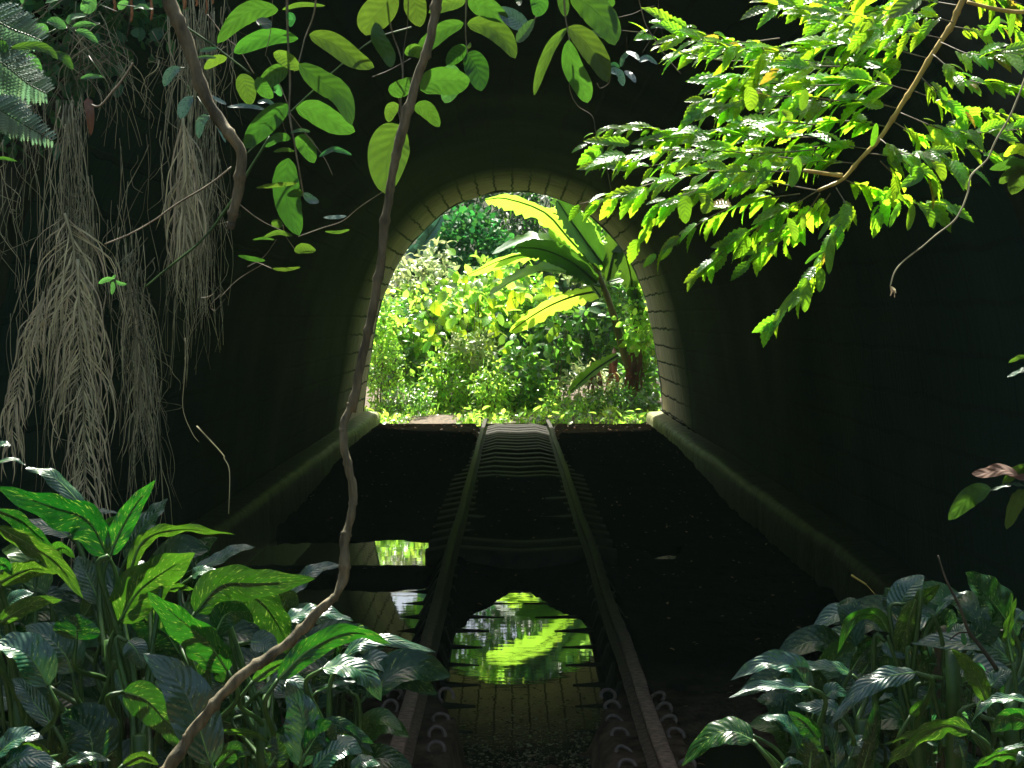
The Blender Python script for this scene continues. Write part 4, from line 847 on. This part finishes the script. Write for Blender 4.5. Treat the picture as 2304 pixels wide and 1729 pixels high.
v4 = vine('hanging_vine', 'vine tip with long drooping yellow green leaves above the tunnel crown', [(B_([(1570, -60), (1582, 100), (1595, 180), (1608, 260)]), .0022), (B_([(1400, 105), (1370, 160), (1340, 200)]), .002), (B_([(1612, 440), (1610, 560), (1660, 660), (1750, 725), (1775, 850), (1830, 1000), (1865, 1180)]), .0009), (B_([(1780, 520), (1800, 548), (1850, 520), (1860, 480)]), .0008)], 3.5)
v5 = vine('hanging_vine', 'thin vine with small bluish leaves left of the sunlit branch', [(B_([(2025, -60), (2060, 80), (2090, 170), (2200, 340), (2300, 460)]), .0014), (B_([(1880, 115), (1990, 90), (2060, 60), (2140, 35)]), .0011), (B_([(2040, 380), (2000, 350), (1970, 320), (1960, 230)]), .0009), (B_([(1740, 200), (1850, 160), (1930, 175)]), .0008), (B_([(2160, 0), (2150, 170), (2060, 330)]), .0007), (B_([(2160, 20), (2190, 250), (2210, 390)]), .0007)], 3.6)
v6 = vine('hanging_vine', 'slender crossing tendrils with small drooping leaves below the left vine', [(A_([(1540, 1660), (1640, 1600), (1720, 1490)]), .0011), (A_([(1450, 1240), (1620, 1370), (1820, 1465)]), .0015), (A_([(1855, 1472), (2000, 1420), (2130, 1375), (2250, 1280), (2450, 1150)]), .0013), (A_([(1370, 1850), (1480, 1740), (1640, 1640)]), .0012),
    (A_([(1375, 1830), (1310, 1900), (1340, 1930), (1400, 1860)]), .001), (A_([(1760, 1400), (1780, 1470), (1840, 1560)]), .001), (A_([(1690, 1670), (1620, 1640), (1560, 1620)]), .001), (A_([(1330, 1700 + 130), (1280, 1860 - 10), (1250, 1850)]), .001)], 3.45)
hang(zA, HA, lambda b: v6 if b[1] > 1290 else v1, 3.4)
hang(zB, HB, lambda b: v2 if b[0] < 700 else v3 if b[0] < 1260 else v4 if b[0] < 1800 or b[1] < 0 and b[0] < 1830 else v5, 3.42)
# long diagonal stems
for i, (pts, r, m, lb) in enumerate([
    (A_([(2560, 170), (2340, 240 + 0), (2150, 380), (1930, 580), (1700, 800), (1520, 970)]), .0022, 'greenstem', 'pale stem slanting behind the left hanging vine'),
    (A_([(1680, 850), (1580, 1010), (1490, 1165), (1400, 1310), (1250, 1500), (1030, 1680), (900, 1790)]), .0032, 'greenstem', 'thick green stem slanting down across the hanging roots'),
    (A_([(1440, 1040), (1300, 1150), (1100, 1270), (960, 1370), (800, 1460), (650, 1520)]), .0024, 'twig', 'thin brown stem crossing the root curtain lower down'),
    (A_([(1130, 150), (1250, 230), (1350, 300), (1560, 460)]), .003, 'greenstem', 'pale green shoot reaching right from the dark broken branch'),
    (A_([(1290, 90), (1400, 230), (1480, 300), (1580, 460)]), .0015, 'twig', 'thin twig slanting over the top of the right root curtain'),
    (A_([(830, 390), (760, 500), (700, 570), (620, 660), (560, 650)]), .003, 'twig', 'crooked brown stem between the two root curtains at the top')]):
    mb = MB(); tube(mb, [at(*p, 3.5 + .03 * i) for p in pts], r, r * .8, 6, 30, .3); tag(mb.build('slanting_stem', M[m]), lb, 'stem', 'slanting stems among the hanging roots')
mb = MB(); pts = [zC(*p) for p in ((2250, 300), (2150, 560), (2070, 700), (2030, 790), (1950, 870), (1935, 950), (1900, 1040), (1860, 1100), (1770, 1170), (1700, 1230), (1620, 1290), (1570, 1350), (1548, 1420))]
tube(mb, [at(*p, 3.3) for p in pts], .0024, .0017, 6, 60, .4)
o = tag(mb.build('curling_tendril', M['root']), 'bare curling tendril with a dried tip on the dark right side', 'tendril')
mb = MB()
for k in range(5):
    p = at(*zC(1548, 1420), 3.3); e = at(*zC(1548 + random.uniform(-14, 30), 1420 + random.uniform(25, 62)), 3.3 + random.uniform(-.01, .01)); blade(mb, [p, (p + e) / 2 + V((.003, 0, 0)), e], .006, (random.uniform(-1, 1), -1, 0), 'lance', .4, .05, 6, 1)
mb.build('dried_tip', M['dry'], o)
# two bare stalks against the dark on the left
for pts, r, lb in (([view(400, 730), view(400, 800), view(395, 880), view(415, 935), view(430, 955)], .0012, 'short bare stalk ending beside the root curtain'), ([view(425, 920), view(480, 980), view(484, 990), view(496, 1020), view(494, 1110)], .0018, 'bent bare stalk above the left clump of leaves')):
    mb = MB(); tube(mb, [at(*p, 3.7) for p in pts], r, r * .5, 5, 20, .3); tag(mb.build('bare_stalk', M['root']), lb, 'stalk', 'bare stalks in the dark left of the stem')

# ------------------------------------------------------------------ sunlit branch, upper right
br = thing('sunlit_branch', 'sunlit leafy branch of wavy edged leaves hanging in from the upper right', 'branch', tuple(at(935, -30, 4.0)))
YB2 = 3.9
mains = [[(1960, -120), (1880, 60), (1850, 130), (1750, 280), (1650, 450), (1580, 560), (1500, 680), (1400, 790), (1310, 890), (1190, 945)]]
mb = MB()
tube(mb, [at(*zC(*p), YB2) for p in mains[0]], .0088, .0042, 8, 60, .25, 7)
tube(mb, [at(*zC(*p), YB2) for p in ((1310, 870), (1220, 860), (1120, 845))], .006, .0045, 7, 12, .25)
tube(mb, [at(*zC(*p), YB2 - .2) for p in ((2350, 20), (2200, 60), (2050, 40), (1930, 10))], .006, .0045, 7, 12, .25)
mb.build('limb', M['yellowstem'], br)
TW = [  # twig path, leaf length, leaf pairs, darker
 ([(900, 300), (720, 300), (520, 260), (420, 220), (360, 170), (215, 150)], 110, 3), ([(1000, 190), (800, 210), (640, 170), (450, 110)], 120, 7), ([(1100, 260), (900, 240), (700, 215), (480, 172)], 120, 8), ([(1150, 300), (900, 290), (700, 240), (490, 270)], 120, 8),
 ([(1300, 330), (1100, 330), (850, 370), (680, 400)], 130, 8), ([(1300, 420), (1050, 430), (800, 450), (540, 530)], 120, 9), ([(1300, 500), (1100, 480), (850, 490), (620, 560)], 130, 9), ([(1200, 620), (900, 600), (640, 650), (300, 640), (90, 650)], 115, 12),
 ([(1250, 680), (1000, 680), (700, 670), (400, 690), (60, 730)], 115, 13), ([(1200, 740), (900, 760), (600, 740), (300, 760), (95, 820)], 115, 11), ([(1100, 790), (800, 760), (500, 800), (220, 845)], 110, 9),
 ([(1130, 850), (900, 850), (650, 850), (400, 900), (180, 970), (10, 1010)], 125, 12), ([(1190, 945), (900, 900), (650, 930), (430, 1010), (310, 1180)], 125, 10), ([(1100, 960), (850, 1000), (650, 1080), (400, 1250)], 115, 8),
 ([(1190, 945), (1050, 1030), (900, 1120), (750, 1220), (600, 1360)], 125, 9), ([(1200, 960), (1100, 1100), (1000, 1180), (860, 1290)], 130, 7), ([(1250, 960), (1180, 1050), (1050, 1120), (700, 1230)], 120, 8),
 ([(1280, 930), (1330, 1040), (1260, 1180), (1180, 1340), (1100, 1450), (965, 1600)], 120, 8), ([(1320, 890), (1400, 920), (1550, 960), (1680, 1010), (1830, 1015)], 120, 7), ([(1500, 800), (1580, 900), (1500, 1010), (1480, 1090)], 100, 4),
 ([(1660, 450), (1900, 540), (2050, 560), (2230, 600)], 120, 7), ([(1560, 600), (1700, 680), (1900, 730), (2150, 790)], 115, 9), ([(1500, 690), (1600, 760), (1780, 770), (1950, 850)], 115, 7), ([(1600, 560), (1800, 640), (1950, 660), (2200, 640)], 110, 8),
 ([(1760, 270), (1900, 380), (2050, 420), (2250, 430)], 110, 8), ([(1800, 210), (1950, 270), (2100, 260), (2250, 280)], 120, 7), ([(1850, 130), (2000, 150), (2100, 110), (2200, 160)], 120, 6), ([(1860, 110), (1700, 70), (1500, 80), (1230, 70)], 125, 9),
 ([(1800, 190), (1600, 150), (1400, 140), (1180, 110)], 130, 9), ([(1740, 290), (1500, 230), (1300, 220), (1050, 250)], 130, 10), ([(1700, 360), (1500, 330), (1300, 320), (1000, 300)], 130, 10), ([(1650, 450), (1450, 400), (1250, 400), (950, 430)], 130, 10),
 ([(1600, 540), (1400, 500), (1200, 520), (900, 560)], 130, 10), ([(1540, 630), (1350, 600), (1100, 620), (850, 680)], 130, 10), ([(1450, 740), (1250, 720), (1050, 760), (800, 850)], 130, 10), ([(1380, 810), (1200, 800), (1000, 830), (790, 900)], 125, 9),
 ([(1900, 30), (1700, 0), (1400, -20), (1100, 20), (950, 30)], 120, 10), ([(1920, 0), (2050, -20), (2200, 20)], 120, 5), ([(1700, 380), (1780, 460), (1900, 560), (1850, 640)], 110, 6), ([(1440, 760), (1560, 780), (1700, 850), (1760, 900)], 120, 5),
 ([(1500, -80), (1350, 0), (1200, 60), (1080, 40)], 130, 7), ([(1700, -60), (1600, 30), (1450, 60), (1300, 120)], 130, 7)]
for i, (pts, ln, prs) in enumerate(TW):
    Y = YB2 + random.uniform(-.42, .42); mb = MB()
    P = []
    for k, p in enumerate(pts): P.append(at(*zC(*p), YB2 + (Y - YB2) * min(1, .25 + k / (len(pts) - 1))))
    c = spline(P, 40); tube(mb, P, .0019, .0007, 5, 24); tw = mb.build('twig', M['twig'], br)
    mb = MB(); pos = []; dr = []; nr = []; sz = []
    prs = int(prs * 2.3)
    for k in range(prs + 1):
        j = min(40, int(6 + 34 * k / prs)); tdir = (c[min(j + 1, 40)] - c[max(j - 2, 0)]).normalized()
        for s in ((-1, 1) if k < prs else (0,)):
            if random.random() < .16: continue
            side = V((0, -1, 0)).cross(tdir).normalized() * s
            d = tdir * 1.15 + side * .42 + V((0, s * .35, 0)) + V((0, 0, -.22)) + rv(.35)
            pos.append(c[j] + rv(.008)); dr.append(d); nr.append(V((0, -.62, .7)) + rv(.5)); sz.append(ln * .20173 / F * Y * random.choice([.5, .75, .95, 1.1, 1.35]) * random.uniform(.85, 1.15))
    scatter(mb, T_SERR, [tuple(p) for p in pos], [tuple(d) for d in dr], [tuple(n) for n in nr], sz)
    mb.build('leaves', M['branch_leaf'], tw)
big = [([(940, 790), (930, 850), (885, 925)], 70), ([(1090, 770), (1080, 850), (1060, 930)], 75), ([(1130, 440), (1120, 500), (1110, 550)], 60), ([(1480, 610), (1470, 670), (1455, 730)], 46), ([(1640, 0 + 830), (1680, 870), (1600, 930)], 90),
       ([(545, 970), (530, 1030), (535, 1110)], 90), ([(600, 960), (640, 1010), (620, 1060)], 90), ([(1690, 1015), (1740, 1060), (1765, 1135)], 80), ([(1660, 1010), (1650, 1070), (1635, 1145)], 55), ([(1600, 1000), (1570, 1060), (1545, 1130)], 36),
       ([(1270, 1150), (1250, 1260), (1245, 1360)], 60), ([(1210, 1330), (1200, 1390), (1198, 1450)], 66), ([(1130, 1380), (1130, 1460), (1125, 1550)], 74), ([(1095, 1430), (1040, 1500), (965, 1600)], 50), ([(1300, 1060), (1240, 1110), (1190, 1190)], 36),
       ([(1040, 1080), (1070, 1140), (1078, 1200)], 60), ([(1740, 790), (1790, 830), (1815, 900)], 90), ([(1820, 430), (1815, 470), (1825, 500)], 44), ([(2160, 50), (2150, 110), (2140, 190)], 44), ([(2090, 80), (2060, 130), (2010, 180)], 50),
       ([(1700, -10), (1640, 20), (1540, 90)], 130), ([(1120, 1060), (1118, 1100), (1112, 1140)], 40), ([(1010, 550), (1040, 570), (1060, 600)], 60), ([(840, 430), (860, 490), (850, 550)], 90), ([(930, 450), (900, 500), (890, 560)], 70), ([(1230, 1240), (1170, 1270), (1125, 1310)], 26)]
bgp = None
for pts, wpx in big:
    mb = MB(); Y = YB2 - .25 + random.uniform(-.1, .1); blade(mb, [at(*zC(*p), Y) for p in pts], wpx * .16 / F * Y, V((random.uniform(-.3, .3), -.7, random.uniform(0, .6))), 'oval', .2, .015, 12, 2); mb.build('broad_leaf', M['broad'], br)

# leaves coming in at the right edge
def sprig(label, Y, lst, conv, stem):
    t = thing('leafy_sprig', label, 'sprig', tuple(at(*conv(*stem[0]), Y)), 'broad leaved sprigs at the right edge')
    for pts, wpx, mt, nr in lst:
        mb = MB(); P = [at(*conv(*p), Y + .02 * k) for k, p in enumerate(pts)]; blade(mb, P, wpx * conv_scale[conv] / F * Y, nr, 'oval', .2, .025, 16, 3, curl=.1); mb.build('leaf', M[mt], t)
    mb = MB(); tube(mb, [at(*conv(*p), Y) for p in stem], .004, .003, 6, 12); mb.build('stem', M['greenstem'], t)
sprig('broad dull leaves with a browned one at the right edge of the photo', 3.4, [([(1660, 225), (1590, 250), (1530, 290), (1443, 388)], 110, 'hang', (0, -.8, .4)), ([(1850, 215), (1760, 205), (1650, 240)], 50, 'dief_blue', (0, -.3, .9)), ([(1800, 160), (1720, 130), (1640, 145), (1562, 150)], 76, 'drybrown', (0, -.7, .5)),
    ([(1870, 180), (1800, 160), (1740, 140)], 60, 'drybrown', (0, -.6, .6)), ([(1850, 230), (1800, 280), (1740, 436)], 90, 'hang', (0, -.8, -.3)), ([(1860, 130), (1800, 130), (1720, 205)], 70, 'hang', (0, -.8, -.3)), ([(1870, 100), (1830, 110), (1790, 130)], 40, 'hang', (0, -.8, -.3))], zR, [(1990, 170), (1930, 180), (1850, 190)])
sprig('yellowing broad leaves at the right edge beside the sunlit branch', 3.5, [([(2260, 830), (2160, 810), (2040, 840)], 66, 'hang', (0, -.7, -.5)), ([(2260, 780), (2180, 735), (2110, 775)], 56, 'branch_leaf', (0, -.8, -.4)), ([(2240, 860), (2190, 880), (2150, 965)], 110, 'hang', (0, -.8, -.4)), ([(2230, 830), (2150, 860), (2090, 910)], 70, 'hang', (0, -.8, -.4))], zC, [(2330, 780), (2280, 800), (2230, 840)])
def vz(x, y): return view(x, y)
conv_scale[vz] = 1 / 2.1602
sprig('small bright pair of leaves at the right edge halfway down', 3.4, [([(2230, 768), (2205, 770), (2178, 784)], 16, 'hang', (0, -.6, -.6)), ([(2240, 795), (2210, 800), (2175, 815)], 20, 'dief_blue', (0, -.5, .8))], vz, [(2260, 780), (2245, 785), (2230, 790)])

# ------------------------------------------------------------------ hanging roots and dead fronds, left
def strands(mb, x0, x1, ytop, ybot, n, Y, spread=10, r=.00105, conv_=None, kink=1.0, fall=0):
    cxs = [random.uniform(x0, x1) for _ in range(4)]
    r = r * Y / 3.8
    for i in range(n):
        xa = random.uniform(x0, x1); xb = xa + random.gauss(fall, spread); yt = random.uniform(*ytop); yb = random.uniform(*ybot)
        ph = random.uniform(0, 6.28); am = random.uniform(1, 7) * kink * (3.4 if random.random() < .2 else 1); YY = Y + random.uniform(-.08, .08); k = 7; P = []
        for j in range(k + 1):
            t = j / k; P.append(at(xa + (xb - xa) * t ** 1.3 + (1 - t) ** 3 * (cxs[i % 4] - xa) * .6 + am * math.sin(ph + t * random.uniform(4, 7)), yt + (yb - yt) * t, YY + .015 * math.sin(ph * 3 + t * 5)))
        tube(mb, P, r * random.uniform(.5, 1.2), r * .45, 4, 16)
def root_curtain(label, specs, Y, mats='root'):
    Y = Y + 1.25
    s0 = specs[0]; t = thing('root_curtain', label, 'hanging roots', tuple(at((s0[0] + s0[1]) / 2, s0[2][0], Y)), 'curtains of hanging roots')
    mb = MB()
    for sp in specs: strands(mb, sp[0] - 4, sp[1] + 4, (sp[2][0] - 14, sp[2][1] + 14), (sp[3][0] - 30, sp[3][1] + 30), int(sp[4] * .95), Y, sp[5] * 1.3, fall=sp[6] if len(sp) > 6 else 0)
    mb.build('roots', M[mats], t); return t
root_curtain('thick matted root curtain at far left below the ferns', [(48, 82, (108, 125), (250, 330), 60, 12), (55, 95, (180, 220), (290, 420), 60, 14), (20, 45, (100, 130), (180, 260), 20, 8), (0, 12, (150, 200), (230, 320), 14, 5), (60, 100, (230, 270), (330, 440), 50, 12)], 3.75)
root_curtain('tall loose root curtain behind the dark broken branch', [(182, 215, (-10, 20), (200, 340), 60, 9, -4), (165, 200, (10, 60), (110, 200), 24, 9), (215, 240, (10, 40), (60, 100), 14, 8), (178, 205, (170, 200), (290, 360), 50, 8, -6), (195, 215, (150, 190), (260, 330), 30, 8, 4), (150, 175, (20, 60), (60, 110), 12, 8)], 3.85)
root_curtain('narrow root curtain hanging between the fern wall and the broken branch', [(122, 136, (236, 260), (330, 440), 40, 9, 8), (128, 150, (280, 330), (400, 500), 40, 12, 6), (110, 135, (140, 200), (300, 360), 7, 8), (140, 160, (330, 380), (440, 560), 22, 10, 6)], 3.8)
root_curtain('stray thin roots dangling above the left leaves', [(60, 120, (330, 400), (480, 640), 18, 14), (10, 60, (250, 330), (420, 520), 14, 12), (130, 175, (120, 160), (200, 300), 8, 10), (70, 90, (400, 460), (560, 690), 10, 6)], 3.95)
# orange roots at the very top
t = thing('orange_aerial_root', 'twisted orange brown roots poking down at the very top left', 'hanging roots', tuple(at(140, -10, 3.7)))
for x, y1, w_ in ((114, 12, .006), (131, 22, .0055), (151, 20, .005), (184, 9, .007), (196, 6, .005), (206, 14, .004), (212, 4, .004)):
    mb = MB(); tube(mb, [at(x - 6, -14, 4.9), at(x - 1, -4, 4.9), at(x + 1, y1 * .5, 4.9), at(x, y1, 4.9)], w_ * 1.2, w_ * .6, 6, 16, .5, 3); mb.build('root', M['orange'], t)
# dead palm fronds: a rachis with drooping dry leaflets
def frond(label, path, Y, ln, n, ang=28, ww=.0036, m='dry', spread=1.0):
    Y, ln, ww = Y + 1.25, ln * 1.34, ww * 1.34
    P = [at(*view(*p), Y) for p in path]; t = thing('dead_palm_frond', label, 'palm frond', tuple(P[0]), 'dead palm fronds hanging on the left')
    mb = MB(); tube(mb, P, .0045, .002, 6, 30, .3); mb.build('rachis', M['root'], t)
    c = spline(P, 100); mb = MB()
    for i in range(n):
        j = int(3 + 94 * i / n)
        td = (c[min(j + 2, 100)] - c[max(j - 2, 0)]).normalized()
        for s in (-1, 1):
            L = ln * random.uniform(.4, 1.25) * (1 - .35 * i / n); a = R(ang + random.uniform(-16, 22)) * spread
            sd_ = V((s, 0, 0)); d1 = td * math.cos(a) + sd_ * math.sin(a) + V((0, random.uniform(-.25, .1), 0))
            p0 = c[j]; p1 = p0 + d1 * L * .4; p2 = p1 + (d1 * .3 + V((0, 0, -1)) * .8) * L * .33; p3 = p2 + V((random.uniform(-.45, .45), 0, -1)) * L * .33
            blade(mb, [p0, p1, p2, p3], ww * random.uniform(.6, 1.2), (random.uniform(-.6, .6), -1, .2), 'ribbon', .3, .01, 9, 1)
    mb.build('leaflets', M[m], t)
frond('long dead palm frond with paired drooping leaflets, the largest one left of centre', [(168, 560), (172, 680), (178, 800), (182, 950), (182, 1110)], 3.6, .23, 66)
frond('pale dead palm frond bending toward the left edge', [(95, 630), (70, 720), (45, 820), (28, 900), (25, 980)], 3.7, .13, 44, 22, .004)
frond('dead frond tangled at the top of the largest palm frond', [(140, 460), (160, 540), (150, 620), (130, 700)], 3.65, .24, 30, 35)
frond('thin dead frond hanging low among the loose roots', [(275, 590), (290, 700), (300, 800), (310, 900)], 3.8, .2, 26, 18, .004)
frond('withered frond at the top behind the broken branch', [(395, 250), (402, 340), (400, 430), (398, 540)], 3.75, .2, 40, 14, .0036)

# earth bank overhanging at the top left, with ferns and small plants
mb = MB(); n1, n2 = 40, 30; vs = []; C0 = at(20, -10, 5.75)
for j in range(n2 + 1):
    for i in range(n1 + 1):
        th = math.pi * j / n2; ph = 2 * math.pi * i / n1; d = V((math.sin(th) * math.cos(ph), math.sin(th) * math.sin(ph), math.cos(th)))
        k = 1 + .35 * noise.noise(d * 1.7 + V((3, 1, 2))) + .18 * noise.noise(d * 5)
        vs.append(C0 + V((d.x * .8 - .32, d.y * .25, d.z * .46 + .15)) * k)
fs = [(j * (n1 + 1) + i, (j + 1) * (n1 + 1) + i, (j + 1) * (n1 + 1) + i + 1, j * (n1 + 1) + i + 1) for j in range(n2) for i in range(n1)]
mb.add(vs, fs); tag(mb.build('earth_overhang', M['soil']), 'dark overhanging earth lump at the top left, matted with roots and ferns', 'earth bank')
def fern(label, path, Y, ln, n=17, pal='fern'):
    Y, ln = Y + .2, ln * 1.05
    P = [at(*view(*p), Y) for p in path]; t = thing('fern_frond', label, 'fern', tuple(P[0]), 'ferns at the left edge')
    mb = MB(); tube(mb, P, .0022, .001, 5, 16); mb.build('rachis', M['greenstem'], t)
    c = spline(P, 60); mb = MB()
    for i in range(n):
        j = int(60 * i / n); td = (c[min(j + 1, 60)] - c[max(j - 1, 0)]).normalized(); sdv = V((0, -1, 0)).cross(td).normalized()
        for s in (-1, 1):
            L = ln * (1 - .75 * (i / n) ** 1.4) * random.uniform(.9, 1.1); d = (td * .55 + sdv * s).normalized(); p0 = c[j]
            e = p0 + d * L + V((0, .01, -.1 * L))
            scatter(mb, T_PINNA, [tuple(p0)], [tuple(d)], [(random.uniform(-.2, .2), -.75, .55)], np.array([L]))
    mb.build('pinnae', M[pal], t)
fern('pale fern frond at the left edge, uppermost of the ferns', [(-30, 30), (20, 60), (60, 75), (95, 90)], 3.5, .07)
fern('broad pale fern frond in the middle at the left edge', [(-40, 110), (10, 140), (60, 180), (108, 205)], 3.5, .085, 19)
fern('narrow pale fern frond pointing down right, lowest of the ferns', [(-20, 225), (20, 250), (70, 280), (122, 308)], 3.45, .06, 18)
fern('small fern frond curling between the larger ferns', [(-10, 180), (10, 210), (40, 240), (55, 262)], 3.6, .06, 18)
def small_plant(label, lst, Y, m='small', name='small_plant', dep=.0):
    Y = Y + .25
    t = thing(name, label, 'small plant', tuple(at(*zA(*lst[0][0][0]), Y)), 'small plants on the overhanging bank'); sm_ = MB()
    for pts, wpx in lst:
        mb = MB(); Yv = Y + random.uniform(-.05, .05); P = [at(*zA(*p), Yv) for p in pts]; blade(mb, P, wpx * .16074 / F * Y, (random.uniform(-.3, .3), -.8, random.uniform(-.2, .7)), 'oval', .25, .02, 10, 2); mb.build('leaf', M[m], t)
        tube(sm_, [P[0], P[0] + rv(.01), P[0] * .6 + at(*zA(*lst[0][0][0]), Y + .03) * .4], .0015, .0012, 4, 6)
    sm_.build('stem', M['greenstem'], t)
small_plant('long arching bright green leaf over the ferns', [([(60, 300), (200, 285), (300, 310), (360, 370)], 60), ([(330, 330), (400, 360), (455, 435)], 60), ([(0, 250), (20, 290), (40, 330)], 60)], 3.4, 'hang')
small_plant('green leaves at the top edge above the root curtains', [([(440, -20), (360, -10), (280, 20)], 60), ([(560, -40), (560, 30), (500, 60)], 110), ([(740, 60), (760, 30), (800, 10)], 50), ([(930, 60), (880, 40), (830, 55)], 40), ([(130, -30), (140, 0), (140, 25)], 30)], 3.5)
small_plant('cluster of glossy small leaves on the dark bank', [([(420, 150), (450, 110), (540, 95)], 60), ([(600, 160), (520, 150), (450, 165)], 40), ([(470, 190), (540, 210), (612, 270)], 50), ([(410, 180), (350, 140), (290, 130)], 70), ([(640, 480), (560, 475), (500, 490)], 36), ([(150, 360), (200, 380), (260, 450)], 80), ([(300, 200), (260, 180), (200, 180)], 70)], 3.6)
small_plant('small bluish leaves caught in the root curtain', [([(1120, 420), (1060, 460), (1020, 540)], 70), ([(1200, 600), (1150, 660), (1120, 740)], 80), ([(1300, 720), (1250, 760), (1235, 865)], 60), ([(1340, 760), (1370, 810), (1405, 890)], 24), ([(1320, 600), (1370, 630), (1410, 650)], 30)], 3.45, 'hang_blue')
small_plant('little star shaped green shoot on the left roots', [([(715, 1735), (660, 1740), (612, 1765)], 34), ([(700, 1750), (705, 1790), (695, 1835)], 34), ([(715, 1745), (750, 1765), (790, 1768)], 26), ([(700, 1735), (712, 1720), (722, 1722)], 20)], 3.5)
small_plant('reddish leaf among green ones at the top left edge', [([(600, 20), (550, 40), (510, 60)], 50), ([(600, 30), (560, 60), (520, 75)], 30)], 3.55, 'drybrown')
small_plant('bright tiny leaf at the left edge below the ferns', [([(-40, 985), (30, 985), (110, 1005)], 22)], 3.4, 'hang')
# more greenery on the bank so that it does not look bare
t = thing('bank_creeper', 'tangle of small dark leaves matting the overhanging bank at top left', 'creeper', tuple(at(60, 20, 5.3)))
mb = MB(); bush(mb, at(50, 15, 5.35), (.31, .12, .26), 620, .06, T_OVAL, seed=40); bush(mb, at(10, 90, 5.3), (.16, .12, .2), 260, .06, T_LANCE, seed=41); bush(mb, at(120, 0, 5.3), (.26, .1, .12), 280, .055, T_OVAL, seed=42); mb.build('foliage', M['small'], t)
mb = MB(); strands(mb, -5, 150, (-10, 60), (60, 150), 70, 5.2, 16); mb.build('roots', M['root'], t)
mb = MB(); blade(mb, [at(*zA(545, 610), 4.85), at(*zA(560, 720), 4.83), at(*zA(565, 845), 4.85)], 60 * .16074 / F * 4.85, (.3, -1, 0), 'ribbon', .3, .02, 10, 2)
tag(mb.build('dead_leaf', M['drybrown']), 'pale orange brown scrap of dead leaf hanging on the left roots', 'dead leaf')

# ------------------------------------------------------------------ debris on the water between the rails
mb = MB(); g = np.random.default_rng(5); n = 8000
yy = 5.4 + (g.uniform(0, 1, n) ** 1.6) * 3.3; xx = XT + g.normal(size=n) * .34
ok = (np.abs(xx - XT) < .40) & (g.uniform(0, 1, n) < np.clip((8.6 - yy) / 1.4, .05, 1)); xx, yy = xx[ok], yy[ok]; n = len(xx)
scatter(mb, T_LANCE, np.c_[xx, yy, np.full(n, WZ + .002)], g.normal(size=(n, 3)) * [1, 1, .12], g.normal(size=(n, 3)) * .4 + [0, 0, 1], g.uniform(.008, .034, n))
tag(mb.build('floating_debris', M['scum']), 'bits of leaf floating on the water between the rails', 'debris', kind='stuff')
mb = MB(); n = 800; xx = g.uniform(-2.3, 2.3, n); yy = g.uniform(5.6, 25.1, n); zz = np.array([bed(a, b) for a, b in zip(xx, yy)])
ok = zz > WZ; xx, yy, zz = xx[ok], yy[ok], zz[ok]; n = len(xx)
scatter(mb, T_LANCE, np.c_[xx, yy, zz + .006], g.normal(size=(n, 3)) * [1, 1, .1], g.normal(size=(n, 3)) * .3 + [0, 0, 1], g.uniform(.015, .05, n))
tag(mb.build('fallen_leaves', M['drybrown']), 'small fallen leaves on the dark muddy floor', 'litter', kind='stuff')

# ------------------------------------------------------------------ thin green haze added to lift the dark tones
m = bpy.data.materials.new('lift_haze'); m.use_nodes = True; nt = m.node_tree; nt.nodes.clear(); o_ = nt.nodes.new('ShaderNodeOutputMaterial')
pv = nt.nodes.new('ShaderNodeVolumePrincipled'); pv.inputs['Color'].default_value = (.62, 1, .78, 1); pv.inputs['Density'].default_value = .0006; nt.links.new(pv.outputs[0], o_.inputs['Volume'])
mb = MB(); box(mb, -66, 66, -66, 66, -3.5, 22); hz_ = mb.build('haze', m, smooth=False); hz_['kind'] = 'stuff'; hz_['label'] = 'thin green haze added to lift the darks in the tunnel and the clearing'
